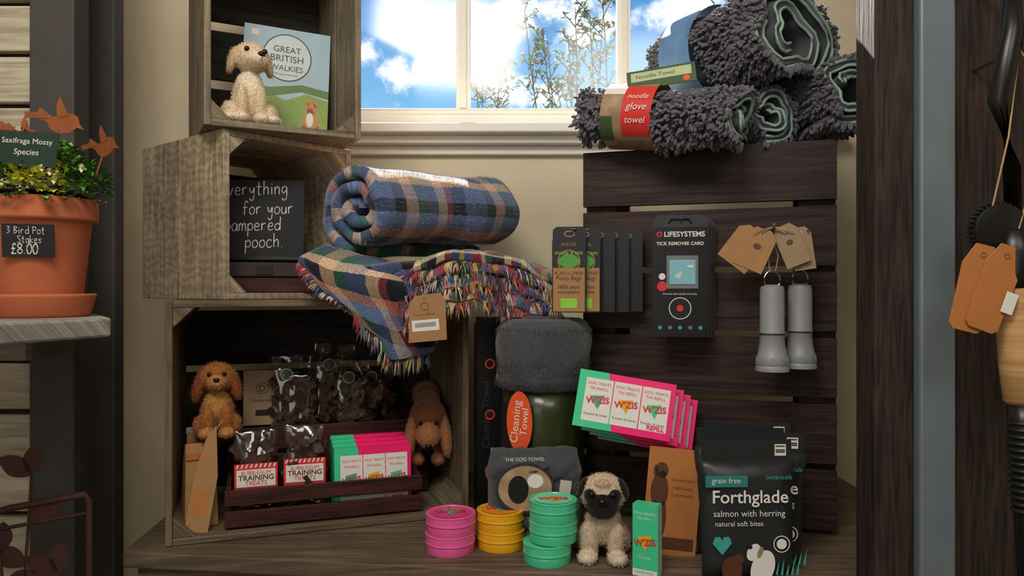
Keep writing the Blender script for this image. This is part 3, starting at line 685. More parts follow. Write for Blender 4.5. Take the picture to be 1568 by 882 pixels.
# ---------------------------------------------------------------- lower crate contents
def tray(name,lx0,lx1,ly0,ly1,z0,z1,rows):
    b=B(); w_=lx1-lx0; d=ly1-ly0; h=z1-z0; t=.009
    b.bx(0,w_,0,d,0,.006,W_TRAY)
    for x in (0,w_-t): b.bx(x,x+t,0.0,d,.006,h,W_TRAY)
    hh=(h-.006*(rows-1)-.004)/rows
    for k in range(rows):
        zz=.004+k*(hh+.006); b.bx(-.002,w_+.002,-t,0,zz,zz+hh-.004,W_TRAY); b.bx(0,w_,d-t,d,zz,zz+hh-.004,W_TRAY)
    x,y=LC(lx0,ly0); return b.done(name,(x,y,z0),(0,0,19.2),bevel=.0012)
tray('wooden_display_tray',.098,.455,.025,.150,.814,.889,2)
tray('wooden_display_tray',.098,.500,.165,.275,.814,.975,3)
def pillowpts(w_,h,d,cr=.003,top=.25,seed=0,nx=14,nz=18):
    vs=[];fs=[]
    for sd in (-1,1):
        for j in range(nz+1):
            for i in range(nx+1):
                u=i/nx*2-1; v=j/nz
                prof=(1-abs(u)**3.5)**.6*min(1,(v/.08)**.5 if v<.08 else 1)*(1 if v<1-top else max(0.04,(1-v)/top))
                x=u*w_/2*(1-.06*math.sin(v*9+seed)*(v>.7)); z=v*h
                n=noise.noise(Vector((x*60+seed*7,z*60,sd*3)))*cr
                vs.append((x,sd*(prof*d/2+.0006)+n*prof+(noise.noise(Vector((x*40,z*50,seed)))*cr*1.2 if v>.7 else 0),z+n*.5))
    N=(nx+1)*(nz+1)
    for sd in (0,1):
        for j in range(nz):
            for i in range(nx):
                a=sd*N+j*(nx+1)+i; q=(a,a+1,a+nx+2,a+nx+1); fs.append(q if sd==0 else q[::-1])
    for j in range(nz):
        for i in (0,nx):
            a=j*(nx+1)+i; fs.append((a,a+nx+1,N+a+nx+1,N+a) if i==0 else (a,N+a,N+a+nx+1,a+nx+1))
    for i in range(nx): fs.append((i,N+i,N+i+1,i+1)); a=nz*(nx+1)+i; fs.append((a,a+1,N+a+1,N+a))
    return vs,fs
def treatbag(name,w_,h,d,loc,rot,kind,seed):
    b=B(); rnd=random.Random(seed)
    for _ in range(70 if kind=='clear' else 60):
        u=rnd.uniform(-.42,.42); v=rnd.uniform(.05,.66) if kind=='clear' else rnd.uniform(.30,.82)
        b.box((u*w_,rnd.uniform(-.3,.3)*d,v*h),(rnd.uniform(.012,.022),rnd.uniform(.006,.012),rnd.uniform(.01,.03)),TREAT,(rnd.uniform(0,180),rnd.uniform(0,180),0))
    vs,fs=pillowpts(w_,h,d,.006,.32,seed); b.add(vs,fs,CLEAR,True)
    if kind=='train':
        b.box((0,-d/2-.002,h*.42),(w_*.98,.002,h*.40),RED); y=-d/2-.0035
        for i in range(9): b.flat([(-w_*.46+i*w_*.105,h*.575),(-w_*.46+i*w_*.105+.003,h*.575),(-w_*.46+i*w_*.105+.006,h*.615),(-w_*.46+i*w_*.105+.003,h*.615)],y,WHT)
        b.box((0,y-.0002,h*.46),(w_*.88,.0008,h*.19),WHT); b.text('BUBBLEGUM',0,h*.52,w_*.66,RED,y-.001); b.text('TRAINING',0,h*.465,w_*.80,BROWNT,y-.001,bold=.02); b.text('TREATS',0,h*.405,w_*.5,RED,y-.001)
    else:
        b.disc(-w_*.12,h*.72,.013,.013,-d*.28-.003,M('round_sticker','#4a5a3c',.5)); b.ring(-w_*.12,h*.72,.0125,.0012,-d*.28-.0035,WHT)
        b.tube([(-.012,-.004,h*.74),(0,-.009,h*.735),(.012,-.004,h*.74),(0,.006,h*.745),(-.012,-.004,h*.74)],.0015,TEAL if seed%2 else ROPE)
    return b.done(name,loc,rot)
for i,(lx,zt) in enumerate(((.150,.165),(.238,.170))):
    x,y=LC(lx,.065); treatbag('training_treat_bag',.078,zt,.035,(x,y,.8205),(-3,0,19.2+random.uniform(-3,3)),'train',i+3)
for i,(lx,h_,wd) in enumerate(((.225,.160,.095),(.300,.180,.10),(.345,.145,.09),(.400,.140,.085))):
    x,y=LC(lx,.20+(i%2)*.03); treatbag('dog_treat_bag',wd,h_,.04,(x,y,.955),(-4,random.uniform(-5,5),19+random.uniform(-8,8)),'clear',i+11)
x,y=LC(.165,.205)
b=B(); b.box((0,0,.056),(.078,.004,.112),TAN); b.ring(-.002,.075,.012,.0012,-.0025,DKG); b.text('D',-.002,.075,.012,DKG,-.0027); b.text('Chicken Jerky',0,.05,.05,DKG,-.0027); b.box((0,-.0024,.025),(.03,.0006,.012),BLACK)
b.done('treat_card',(x,y,.968),(-5,0,17),bevel=.0006)
def treatbox(b,w_=.17,h=.10,d=.02,three=3):
    b.box((0,0,h/2),(w_,d,h),PINK); y=-d/2-.0003
    b.rect(-w_/2,-w_/2+w_*.30,0,h,y,MINT); b.flat([(-w_/2+w_*.30,0),(-w_/2+w_*.40,0),(-w_/2+w_*.30,h)],y,MINT)
    b.box((-w_*.35,0,h+.0003),(w_*.3,d,.0006),MINT); b.box((-w_/2-.0003,0,h/2),(.0006,d,h),MINT)
    pw=w_*.285
    for k,c in enumerate((MINT,ORANGE,PINK)):
        cx=(k-1)*w_*.295+w_*.012; b.rect(cx-pw/2,cx+pw/2,h*.12,h*.88,y-.0004,WHT)
        b.text('DOG TREATS',cx,h*.79,pw*.85,RED,y-.0008); b.text('TIN REFILL',cx,h*.70,pw*.7,RED,y-.0008)
        b.flat([(cx-pw*.3,h*.56),(cx+pw*.25,h*.60),(cx+.002,h*.34)],y-.0008,(TEAL,YEL,MINT)[k]); b.text("W'ZIS",cx,h*.50,pw*.85,RED,y-.0012,rot=6,bold=.03)
        b.text('Pumpkin & Sweet',cx,h*.24,pw*.85,BROWNT,y-.0008)
    b.text('REFILL',w_*.34,h*.18,w_*.18,PINK,y-.0014,bold=.03)
x,y=LC(.366,.045)
b=B()
for k in range(4):
    b.T=TM((0,.022*k,0.004*k),(-6,0,0)); treatbox(b,.148,.120,.02)
b.done('dog_treat_box_row',(x,y,.8205),(0,0,19.2),bevel=.0005)
for i,(lx,ly,hh,yw) in enumerate(((.050,.14,.158,22),(.051,.072,.150,34))):
    x,y=LC(lx,ly); b=B(); w2=.029
    vs=[(-w2,-.022,0),(w2,-.022,0),(w2,.022,0),(-w2,.022,0),(-w2*.9,-.012,hh*.8),(w2*.9,-.012,hh*.8),(w2*.9,.012,hh*.8),(-w2*.9,.012,hh*.8),(-w2*.85,-.003,hh),(w2*.85,-.003,hh),(w2*.85,.003,hh),(-w2*.85,.003,hh),(0,-.026,hh*.3),(0,.026,hh*.3)]
    b.add(vs,[(3,2,1,0),(0,1,12),(0,12,4),(1,5,12),(12,5,4),(1,2,6,5),(3,13,2),(2,13,6),(13,7,6),(3,7,13),(3,0,4,7),(4,5,9,8),(5,6,10,9),(6,7,11,10),(7,4,8,11),(8,9,10,11)],KRAFT)
    b.box((0,-.013,hh*.86),(.05,.004,.014),KRAFT2)
    b.done('kraft_paper_bag',(x,y,.8145),(0,0,yw),bevel=.001)
b=B(); b.flat([(-.020,0),(.020,0),(.024,.10),(.010,.19),(-.004,.165),(-.016,.10)],0,KRAFT,.004); b.tube([(0.005,.001,.17),(.02,.0,.20),(.03,.01,.19)],.001,ROPE)
b.rect(-.012,.012,.03,.07,-.0005,KRAFT2); b.done('kraft_gift_tag',(LC(.050,.020)[0]-.002,LC(.05,.02)[1],.8145),(-8,8,25),bevel=.0006)

# ---------------------------------------------------------------- tins
def tin(b,cx,cy,z,r,h,mat):
    b.lathe([(r*.955,z),(r*.965,z+.0008),(r*.965,z+h*.40),(r*.945,z+h*.43),(r*.945,z+h*.47),(r*1.0,z+h*.49),(r*1.0,z+h*.56),(r*.985,z+h*.58),(r*.985,z+h*.90),(r*1.0,z+h*.92),(r*1.0,z+h*.98),(r*.97,z+h),(r*.93,z+h),(r*.90,z+h*.95),(.0002,z+h*.95)],mat,(cx,cy,0),64)
def tinstack(name,loc,r,mat,offs,yaw,lab,h=.033):
    b=B()
    for k,(ox,oy) in enumerate(offs): tin(b,ox,oy,k*h,r,h-.0004,mat)
    ox,oy=offs[-1]; zt=len(offs)*h-.0018
    b.T=TM((ox,oy,zt+.0008),(-90,0,0)); b.disc(0,0,r*.80,r*.80,0,lab); b.flat([(-.014,.010),(.016,.012),(.002,-.018)],-.0003,MINT if mat is not GTIN else YEL)
    b.text("W'ZIS",0,0,r*1.25,RED,-.0006,bold=.03); b.text('DOG TREATS',0,.020,r*.9,WHT,-.0006)
    return b.done(name,loc,(0,0,yaw),sharp=30)
tinstack('round_treat_tin_stack',(-.106,1.290,.8003),.0430,PTIN,[(0,0),(.001,0)],6,M('tin_label_pink','#e04b8c',.4))
tinstack('round_treat_tin_stack',(-.019,1.310,.8003),.0418,YEL,[(0,0),(-.001,0)],-4,M('tin_label_orange','#ee8f1b',.4))
tinstack('round_treat_tin_stack',(.058,1.240,.8003),.0402,GTIN,[(0,0),(.010,.004),(.010,.004)],0,M('tin_label_green','#7fdcb4',.4),.034)

# ---------------------------------------------------------------- rolled cleaning towels
b=B()
b.lathe([(.072,0),(.078,.02),(.076,.10),(.080,.15),(.078,.22),(.074,.262)],OLIVE,(0,0,.0),40,wob=.004)
b.lathe([(.074,.258),(.086,.264),(.091,.280),(.088,.300),(.092,.325),(.093,.350),(.089,.372),(.080,.386),(.068,.392),(.058,.389),(.052,.378),(.0002,.374)],GFLUFF,(0,0,0),48,wob=.008)
T0=b.T; b.T=TM((0,0,.34),(0,-90,0)); addroll(b,.052,.060,.012,.016,3.0,R(40),GFLUFF,flat=.98,M_=6,n=110,wob=.005,tele=.005)
b.T=T0
gc=[srgb(c)[:3] for c in ('#44474c','#54585e','#33363b')]
for _ in range(9000):
    a=random.uniform(math.pi,2*math.pi+.3) if random.random()<.75 else random.uniform(0,6.28); z_=random.uniform(.262,.392); rr=.090 if z_<.372 else .090-(z_-.372)*1.1
    nz=noise.noise(Vector((math.cos(a)*2.5,math.sin(a)*2.5,z_*30)))*.008
    p=Vector(((rr+nz)*math.cos(a),(rr+nz)*math.sin(a),z_)); n=Vector((math.cos(a)+random.uniform(-.5,.5),math.sin(a)+random.uniform(-.5,.5),random.uniform(-.5,.7))).normalized()
    hair(b,p-n*.001,n,random.uniform(.002,.005),.0006,random.choice(gc),FUR)
b.box((-.052,-.060,.17),(.07,.002,.13),BLK2,(0,0,-38)); 
b.T=TM((-.046,-.072,.205),(0,0,-30)); b.disc(0,0,.027,.056,-.001,ORANGE); b.text('Cleaning',-.006,0,.078,WHT,-.0015,rot=84,bold=.0); b.text('Towel',.010,.0,.05,WHT,-.0015,rot=84,bold=.0)
b.T=T0; b.done('rolled_cleaning_towel',(.060,1.445,.8005))
b=B()
vs,fs=pillowpts(.165,.165,.05,.012,.15,5); b.add(vs,fs,GFLUFF,True)
b.T=TM((0,-.031,0)); b.disc(-.02,.10,.050,.042,0,PHOTO2); b.disc(-.032,.098,.018,.024,-.0004,BLACK); b.disc(-.002,.112,.014,.012,-.0004,WHT); b.ring(-.02,.10,.052,.005,-.0006,DKG,rz=.044)
b.text('THE DOG TOWEL',-.02,.150,.07,WHT,-.001); b.box((.048,-.003,.085),(.020,.002,.055),M('pale_tag','#c8c2b8',.6),(0,8,0)); b.ring(.047,.072,.007,.0018,-.0045,RED)
b.done('bagged_dog_towel',(.040,1.332,.8005),(-3,0,6))
b=B(); b.box((0,0,.19),(.05,.05,.38),BLK2)
for z_ in (.09,.20,.30): b.ring(0,z_,.010,.003,-.0256,RED)
b.text('Cleaning Towel',-.006,.20,.13,DKG,-.0258,rot=90)
b.bx(-.022,.022,-.02,.02,.38,.392,DKG)
b.done('boxed_towel',(-.048,1.505,.8005),(0,0,10),bevel=.002)

# ---------------------------------------------------------------- hanging products
b=B()
for k in range(5):
    b.T=TM((.0255*k,.020*k,.0)); yy=-.011
    b.box((0,0,.072),(.062,.022,.132),BLACK); b.flat([(-.031,.138),(.031,.138),(.031,.158),(.024,.164),(-.024,.164),(-.031,.158)],-.001,BLACK,.0015)
    b.ring(0,.151,.010,.002,-.0015,KRAFT,rz=.006)
    if k<2:
        b.rect(-.029,.029,.008,.088,yy-.0004,KRAFT); b.text('ANCOL',0,.131,.03,KRAFT,yy-.0006); b.text('made from',0,.116,.05,LIME,yy-.0006); b.disc(0,.100,.019,.013,yy-.0005,GREEN); b.ring(0,.100,.021,.002,yy-.0006,KRAFT)
        b.text('PLASTIC-FREE',0,.078,.052,BLACK,yy-.0006); b.text('Poop Bags',0,.068,.046,BLACK,yy-.0006); b.rect(-.015,.015,.014,.032,yy-.0008,LIME); b.text('100% plant',0,.052,.04,BLACK,yy-.0008); b.text('compostable',0,.043,.04,BLACK,yy-.0008)
b.T=TM(); b.tube([(0,-.014,.158),(.10,.09,.160)],.0018,STEEL)
b.done('waste_bag_box_row',(.106,1.385,1.199),(0,0,-10),bevel=.0006)
b=B()
for k in range(6):
    b.T=TM((.0035*k,.010*k,-.0006*k)); b.box((0,0,.10),(.098,.006,.20),DKG if k%2 else BLK2)
    b.flat([(-.049,.20),(.049,.20),(.049,.212),(.040,.222),(-.040,.222),(-.049,.212)],-.003,DKG,.004); b.tube([(-.020,-.0045,.207),(-.016,-.0045,.214),(.016,-.0045,.214),(.020,-.0045,.207)],.0018,BLACK)
b.T=TM(); y=-.0034
b.ring(-.037,.187,.005,.002,y,RED); b.text('LIFESYSTEMS',.008,.187,.072,WHT,y,bold=.02); b.text('TICK REMOVER CARD',0,.170,.084,WHT,y,bold=.02)
b.box((.004,-.004,.118),(.056,.002,.060),M('blister_grey','#787b7e',.3,coat=.6)); b.box((.004,-.0055,.118),(.046,.002,.044),M('card_blue','#86c0cc',.35)); b.box((.018,-.007,.128),(.010,.001,.004),WHT); b.flat([(-.012,.11),(0,.106),(.004,.12)],-.0068,SKYL)
b.disc(-.032,.092,.009,.009,y-.0004,RED); b.disc(.0,.052,.019,.019,y-.0002,BLACK); b.ring(0,.052,.020,.0015,y-.0004,WHT); b.disc(0,.052,.006,.006,y-.0005,RED); b.disc(-.032,.11,.006,.006,y-.0004,WHT)
for i in range(5): b.disc(-.036+i*.018,.017,.0035,.0035,y-.0004,(TEAL,GREYP,TEAL,GREYP,TEAL)[i])
b.text('Removes ticks quickly and easily',0,.078,.06,WHT,y-.0004); b.tube([(0,-.012,.214),(.012,.075,.217)],.002,STEEL)
b.done('tick_remover_pack_row',(.306,1.368,1.161),(0,0,-10),bevel=.0008)
def torch(name,loc):
    b=B(); b.lathe([(.0001,.150),(.010,.150),(.019,.146),(.0205,.138),(.0205,.070),(.0215,.068),(.0215,.063),(.0205,.061),(.0215,.045),(.0245,.028),(.0262,.026),(.0275,.012),(.0265,.010),(.0285,.006),(.0285,.0),(.024,.0),(.022,.004),(.0001,.004)],TORCH,(0,0,0),36)
    b.lathe([(.0222,.0655),(.0222,.0635)],BLACK,(0,0,0),30)
    for i in range(10):
        a=2*math.pi*i/10; b.box((.0265*math.cos(a),.0265*math.sin(a),.017),(.003,.003,.012),TORCH,(0,0,math.degrees(a)))
    pts=[(.014*math.cos(R(a)),0,.158+.016*math.sin(R(a))) for a in range(-120,241,24)]; b.tube(pts,.0013,STEEL)
    b.tube([(.006,0,.172),(.012,.004,.20),(.004,.02,.245)],.0010,ROPE); b.tube([(-.004,0,.172),(-.006,.006,.21),(.003,.02,.245)],.0010,ROPE)
    return b.done(name,loc,sharp=35)
torch('hanging_torch',(.452,1.305,1.106)); torch('hanging_torch',(.512,1.335,1.108))
b=B(); b.tube([(0,.115,0),(0,-.01,0),(0,-.016,.008)],.0022,STEEL); b.tube([(.055,.07,-.004),(.055,-.01,-.004)],.0022,STEEL)
for (ox,oz,ry,sx) in ((-.050,-.032,38,1.15),(-.030,-.036,24,1.0),(.028,-.030,-22,.8),(.046,-.036,-8,.7)):
    T=TM((ox,-.014+abs(ox)*.3,oz),(0,ry,-12)); b.T=T; m=KRAFT if ox<0 else TAN
    b.flat([(-.026*sx,-.036),(.026*sx,-.036),(.026*sx,.026),(.014*sx,.038),(-.014*sx,.038),(-.026*sx,.026)],0,m,.001); b.ring(0,.028,.004,.0012,-.0006,STEEL); b.disc(0,.006,.007*sx,.005,-.0006,BROWNT)
    b.T=TM(); b.tube([(ox*.7,-.012,oz*.2),(0,-.008,.003)],.001,ROPE)
b.done('hook_with_kraft_tags',(.455,1.305,1.353),(0,0,-17),bevel=0)
b=B()
for k in range(4):
    b.T=TM((.017*k,.024*k,-.004*k)); treatbox(b,.170,.100,.021)
b.T=TM(); b.tube([(0,.0,.09),(.05,.10,.115)],.002,STEEL)
b.done('hanging_treat_box_row',(.190,1.320,.994),(-14,9,-6),bevel=.0006)

# ---------------------------------------------------------------- right bench items
b=B(); w_,h,d=.040,.112,.022; b.box((0,0,h/2),(w_,d,h),MINT); b.rect(-w_/2,w_/2,0,h*.10,-d/2-.0003,WHT)
b.text('DOG TREATS',0,h*.88,w_*.85,WHT,-d/2-.0004); b.text('TIN REFILL',0,h*.81,w_*.6,WHT,-d/2-.0004); b.flat([(-.012,.062),(.012,.066),(.001,.04)],-d/2-.0005,YEL); b.text("W'ZIS",0,h*.48,w_*.9,RED,-d/2-.0009,rot=8,bold=.03); b.text('Chicken',0,h*.27,w_*.5,WHT,-d/2-.0004); b.text('SUPER FRESH',0,h*.06,w_*.7,MINT,-d/2-.0006)
b.box((w_/2+.0003,0,h*.5),(.0006,d*.9,h*.96),M('mint_pale','#8fe0bf',.4))
b.T=TM((w_/2+.0008,0,0),(0,0,90)); b.text('W2ZIS DOG TREATS',0,h*.5,h*.8,WHT,0,rot=90)
b.done('treat_refill_box',(.212,1.178,.8003),(0,0,-30),bevel=.0006)
b=B(); b.flat([(-.045,0),(.045,0),(.047,.178),(-.043,.178)],0,KRAFT2,.003); y=-.0004
for cx,cz,rx,rz in ((-.022,.105,.015,.03),(-.020,.14,.011,.013),(-.028,.06,.007,.03),(-.014,.06,.006,.03),(-.030,.138,.004,.010)): b.disc(cx,cz,rx,rz,y,BROWNT)
b.disc(-.018,.133,.006,.006,y-.0003,BLACK); b.text('THE DIRTY DOG',.016,.125,.04,BROWNT,y); b.text('THE PLACE',.016,.112,.034,BROWNT,y); b.text('TO BE TREATED',.016,.10,.036,BROWNT,y); b.rect(-.04,.04,.01,.03,y,BROWNT)
b.done('dog_greeting_card',(.262,1.262,.8003),(-6,5,-4))
b=B(); b.flat([(-.04,0),(.04,0),(.04,.165),(-.04,.165)],0,M('cream_card','#cfc3ad',.7),.003); b.ring(0,.09,.02,.002,-.0005,TAN); b.text('dog biscuits',0,.13,.05,TAN,-.0005)
b.done('cream_card',(.302,1.285,.8003),(-6,4,-6))
def pouch(name,loc,rot,front):
    b=B(); vs,fs=pillowpts(.144,.178,.030,.0015,.12,2 if front else 9); b.add(vs,fs,POUCHM,True); b.box((0,0,.192),(.144,.0016,.036),POUCHM); b.ring(0,.196,.010,.002,-.0012,DKG,rz=.004)
    y=-.0172
    b.rect(-.070,-.004,.140,.158,y,M('teal_band','#2f7f78',.5)); b.text('grain free',-.038,.149,.045,WHT,y-.0004); b.text('botanicals',.045,.155,.04,TEAL,y)
    b.text('Forthglade',0,.122,.118,WHT,y-.0004,bold=.012,h=.026); b.text('salmon with herring',-.002,.098,.112,WHT,y-.0004,h=.013); b.text('natural soft bites',-.018,.084,.075,WHT,y-.0004)
    hx,hz=-.045,.050
    b.flat([(hx,hz-.014),(hx+.015,hz+.004),(hx+.011,hz+.014),(hx+.003,hz+.014),(hx,hz+.008),(hx-.003,hz+.014),(hx-.011,hz+.014),(hx-.015,hz+.004)],y,TEAL)
    b.disc(.018,.016,.018,.028,y,WHT,rot=-20); b.disc(.004,.040,.010,.014,y-.0003,WHT,rot=-30); b.disc(-.002,.048,.004,.003,y-.0006,BLACK); b.disc(.014,.040,.004,.009,y-.0006,TAN,rot=-20)
    b.disc(-.03,.014,.016,.02,y,BROWNT); b.disc(-.02,.03,.009,.008,y-.0002,BROWNT); b.ring(.048,.052,.013,.0015,y,WHT); b.disc(.048,.052,.008,.008,y,WHT)
    b.rect(.045,.063,.185,.203,-.0012,WHT)
    for i in range(5):
        for j in range(5):
            if (i*3+j*2)%3: b.rect(.0465+i*.003,.0490+i*.003,.1865+j*.003,.189+j*.003,-.0015,BLACK)
    for i in range(6):
        b.flat([(.030+.008*i,.005),(.034+.008*i,.004),(.036+.008*i,.022+.004*(i%3))],y+.001,TEAL)
    return b.done(name,loc,rot)
pouch('dog_food_pouch',(.369,1.176,.801),(-2,0,2),True)
pouch('dog_food_pouch',(.395,1.218,.806),(-2,2,-3),False)
pouch('dog_food_pouch',(.385,1.262,.804),(-2,0,-5),False)
pouch('dog_food_pouch',(.410,1.305,.806),(-3,0,-8),False)

# ---------------------------------------------------------------- left shelf + potted plant
b=B(); slab(b,[(-.598,1.12),(-.70,1.27),(-1.2,1.27),(-1.2,.80),(-.690,.80)],1.177,1.206,W_GREY)
b.bx(-1.15,-1.12,.82,.84,0,1.177,W_GREY); b.bx(-1.15,-.80,1.235,1.255,1.13,1.177,W_GREY); b.bx(-1.15,-1.12,1.22,1.25,0,1.13,W_GREY)
b.done('weathered_shelf',bevel=.004)
PX,PY=-.724,1.15
b=B()
b.lathe([(.0001,.0),(.066,.0),(.070,.004),(.077,.030),(.079,.034),(.075,.035),(.071,.030),(.065,.010),(.0001,.010)],TERRA,(0,0,0),56)
b.lathe([(.0001,.011),(.056,.011),(.058,.016),(.071,.142),(.0725,.144),(.080,.146),(.0805,.150),(.0800,.176),(.078,.179),(.072,.179),(.070,.165),(.0001,.165)],TERRA,(0,0,0),56)
b.lathe([(.0001,.158),(.071,.170),(.0001,.176)],SOIL,(0,0,0),30)
b.T=TM((.027,-.0675,.112),(6,0,20)); b.box((0,0,0),(.066,.0012,.048),BLACK)
hand(b,'3 Bird Pot',-.027,.010,.0062,-.001,WHT,wd=.0005,slope=0); hand(b,'Stakes',-.014,-.003,.0060,-.001,WHT,wd=.0005,slope=0); hand(b,'£8.00',-.022,-.019,.0086,-.001,WHT,wd=.0009,slope=0)
b.T=TM((-.058,-.058,.158),(0,0,-42)); b.box((0,0,0),(.014,.001,.026),WHT)
b.T=TM()
b.lathe([(.066,.176),(.068,.186),(.070,.188)],BLACK,(0,0,0),40)
greens=[srgb(c)[:3] for c in ('#4f8a2f','#6ba83f','#3c6e28','#8fbf4a','#2f5a22','#a9c93c')]
def leaf(b,p,d,L,w_,col):
    d=d.normalized(); s_=d.cross(Vector((0,0,1)));  s_=s_.normalized() if s_.length>.01 else Vector((1,0,0)); up=s_.cross(d)
    vs=[p,p+d*L*.4+s_*w_+up*w_*.3,p+d*L-Vector((0,0,L*.15)),p+d*L*.4-s_*w_+up*w_*.3,p+d*L*.45]
    b.add([tuple(v) for v in vs],[(0,1,4),(1,2,4),(2,3,4),(3,0,4)],LEAFM,True,col=col)
for _ in range(2400):
    a=random.uniform(0,6.283); ph=random.uniform(0,1)**.6; rr=.094*ph; z_=.180+.058*(1-ph*ph)+random.uniform(-.014,.020)+.02*max(0,math.sin(a*2))
    p=Vector((rr*math.cos(a),rr*math.sin(a),z_)); d=Vector((math.cos(a)*ph+random.uniform(-.5,.5),math.sin(a)*ph+random.uniform(-.5,.5),random.uniform(-.2,.8)))
    yl=(p-Vector((.035,-.06,.205))).length<.036
    leaf(b,p,d,random.uniform(.010,.017),random.uniform(.003,.0055),srgb('#c9cc38')[:3] if yl else random.choice(greens[:5]))
for _ in range(18):
    a=random.uniform(3.6,6.0); p=Vector((.086*math.cos(a),.086*math.sin(a),.195+random.uniform(-.005,.03)))
    for k in range(5):
        an=k*1.256; leaf(b,p,Vector((math.cos(an),-.4,math.sin(an)))*1.0,.007,.0032,srgb('#e9e3c0')[:3])
b.T=TM((.026,-.072,.226),(-4,3,4)); b.box((0,0,.018),(.084,.0012,.050),GLABEL); b.text('Saxifraga Mossy',0,.028,.070,WHT,-.001); b.text('Species',0,.012,.034,WHT,-.001); b.box((0,.001,-.03),(.006,.0012,.05),GLABEL)
b.T=TM()
bird=[(-.034,.006),(-.012,.004),(-.006,.016),(.004,.024),(.014,.024),(.021,.017),(.031,.014),(.021,.011),(.018,.0),(.008,-.010),(-.004,-.012),(-.016,-.006),(-.032,-.010)]
for (bx_,by_,bz_,sc,ry,yw) in ((.018,.02,.298,1.1,35,10),(.092,.01,.258,.95,25,-20),(-.055,-.02,.270,1.0,-10,30),(-.02,-.01,.272,.85,40,10)):
    b.T=TM((bx_,by_,bz_),(0,ry,yw))@Matrix.Scale(sc,4); b.flat(bird,0,RUST,.0012)
    b.flat([(-.008,.008),(.004,.018),(-.022,.034),(-.018,.02)],-.0006,RUST,.0012)
    b.flat([(-.030,.000),(-.012,.002),(-.04,-.018),(-.046,-.012)],-.0006,RUST,.0012)
    b.T=TM(); b.tube([(bx_,by_,bz_-.008),(bx_*.85,by_,bz_-.05),(bx_*.7,by_,.17)],.0012,RUST)
b.T=TM((0,0,.19)); b.tube([(-.07,-.03,.03),(-.05,-.03,.085),(-.02,-.03,.06),(.0,-.03,.10)],.0014,RUST)
b.done('potted_plant',(PX,PY,1.2062))

# rusty leaf garden ornament
b=B(); b.tube([(-.19,0,.88),(-.115,0,.90),(-.006,0,.915),(0,0,.905),(0,0,0)],.0055,RUSTD,8); b.tube([(-.19,0,.90),(-.19,0,0)],.0055,RUSTD,8); b.tube([(-.19,0,.86),(0,0,.885)],.003,RUSTD)
def lf(cx,cz,L,ang):
    pts=[]
    for i in range(9):
        t=i/8; pts.append((t*L,math.sin(math.pi*t)**.8*L*.30))
    for i in range(7,0,-1):
        t=i/8; pts.append((t*L,-math.sin(math.pi*t)**.8*L*.30))
    c,s_=math.cos(R(ang)),math.sin(R(ang)); b.flat([(cx+x*c-z*s_,cz+x*s_+z*c) for x,z in pts],0,RUSTD,.0015)
for (x0,lean) in ((-.13,.02),(-.08,-.02),(-.05,.03)):
    top=.98 if x0==-.08 else .86
    if x0==-.05: top=.82
    pts=[(x0+lean*math.sin(t*3),0,.02+t*(top-.05)) for t in np.linspace(0,1,14)]; b.tube(pts,.0022,RUSTD)
    for i,p in enumerate(pts[3:]):
        lf(p[0],p[2],.055,35 if i%2 else 145)
    lf(pts[-1][0],pts[-1][2],.05,85)
b.done('metal_leaf_garden_ornament',(-.684,1.215,0.0015),(0,0,14))

# ---------------------------------------------------------------- right hanging brushes
b=B()
b.tube([(.008,.10,.318),(.008,.0,.318),(.008,-.012,.326)],.0025,STEEL,8)
b.tube([(.004,-.005,.315),(-.012,-.008,.20),(-.035,-.01,.105)],.0014,ROPE); b.tube([(.035,-.005,.22),(.012,-.01,.12),(-.002,-.012,.075)],.0014,ROPE); b.tube([(.035,-.005,.22),(.02,0,.30),(.006,0,.32)],.0014,ROPE)
b.lathe([(.0001,-.012),(.036,-.012),(.036,.004),(.030,.010),(.0001,.010)],BLK2,(-.022,.0,.075),30,axis='y')
for i in range(36):
    a=i*10; b.box((-.022+.036*math.cos(R(a)),-.002,.075+.036*math.sin(R(a))),(.006,.012,.003),BLACK,(0,-a,0))
for ox,ry,yy in ((-.062,14,-.018),(-.038,20,-.022)):
    b.T=TM((ox,yy,.0),(0,ry,0)); b.flat([(-.022,-.052),(-.016,-.058),(.016,-.058),(.022,-.052),(.024,.030),(.012,.058),(-.012,.058),(-.024,.030)],0,KRAFT2,.003); b.ring(0,.044,.004,.0014,-.0005,STEEL)
    b.T=TM()
b.box((-.022,-.025,-.02),(.016,.001,.028),WHT,(0,20,0))
b.done('hanging_brush_with_tags',(.668,1.0,1.25),(0,0,0),bevel=.0005)
b=B()
b.lathe([(.0001,-.42),(.012,-.42),(.016,-.40),(.018,-.20),(.0185,-.19),(.0185,-.155),(.0001,-.155)],BLK2,(0,0,0),24)
for k in range(14): b.lathe([(.017,-.30+k*.009),(.0205,-.297+k*.009),(.0205,-.295+k*.009),(.017,-.292+k*.009)],BLACK,(0,0,0),20)
b.lathe([(.018,-.155),(.0225,-.15),(.0255,-.10),(.026,-.05),(.024,.0),(.022,.012),(.0001,.012)],W_HANDLE,(0,0,0),30)
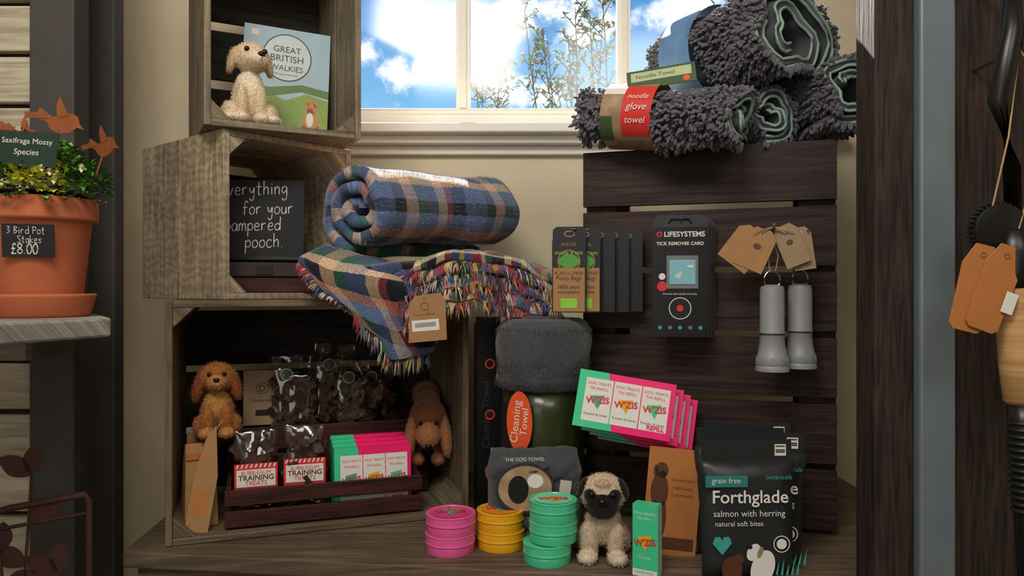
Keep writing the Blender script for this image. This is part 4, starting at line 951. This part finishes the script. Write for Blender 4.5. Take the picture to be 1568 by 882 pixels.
b.lathe([(.024,.0),(.027,.02),(.026,.05),(.018,.075),(.010,.08),(.0001,.08)],BLK2,(0,0,0),30)
b.tube([(0,0,.078),(.002,0,.16),(-.010,0,.25),(.012,.0,.34),(.03,.02,.42),(.03,.09,.43)],[.010,.011,.015,.013,.008,.005],BLK2,10)
b.done('wooden_handled_brush',(.672,1.0,1.25),(0,-3,0))

# ---------------------------------------------------------------- outside shrubs
def shrub(name,x,y,n,top,spread,leafy,seed,col):
    rnd=random.Random(seed); b=B()
    for i in range(n):
        x0=rnd.uniform(-.05,.05); lean=rnd.uniform(-spread,spread); h=top*rnd.uniform(.84,1)
        pts=[Vector((x0+lean*t**2+.012*math.sin(t*11+i),rnd.uniform(-.004,.004)+.05*math.sin(i),h*t)) for t in np.linspace(0,1,18)]
        b.tube(pts,[.006*(1-.75*k/17) for k in range(18)],LEAFM,5,col=srgb('#3a2f24')[:3])
        for k in range(11,18):
            p=pts[k]
            for q in range(leafy):
                d=Vector((rnd.uniform(-1,1),rnd.uniform(-.6,.6),rnd.uniform(.1,1.0)))
                pp=p+Vector((0,0,rnd.uniform(-.08,.0)))
                if leafy>4:
                    e=pp+d.normalized()*rnd.uniform(.03,.09); b.tube([pp,(pp+e)/2+Vector((0,0,.004)),e],.0018,LEAFM,4,col=srgb('#3a2f24')[:3])
                    for _ in range(5): leaf(b,pp.lerp(e,rnd.uniform(.3,1)),Vector((rnd.uniform(-1,1),rnd.uniform(-1,1),rnd.uniform(-.3,1))),rnd.uniform(.018,.034),.007,srgb(rnd.choice(('#3f5c26','#5a6e2e','#7a6e36','#2c4a1c')))[:3])
                else:
                    leaf(b,pp,d,rnd.uniform(.010,.02),.005,srgb(col)[:3])
    b.done(name,(x,y,0))
shrub('garden_shrub',.27,2.6,13,2.26,.20,5,2,'#4a6a2c')
shrub('garden_shrub',.62,2.65,9,2.28,.2,5,5,'#4a6a2c')
shrub('tall_seedhead_stem',-.088,2.6,3,2.27,.04,6,3,'#3d4450')
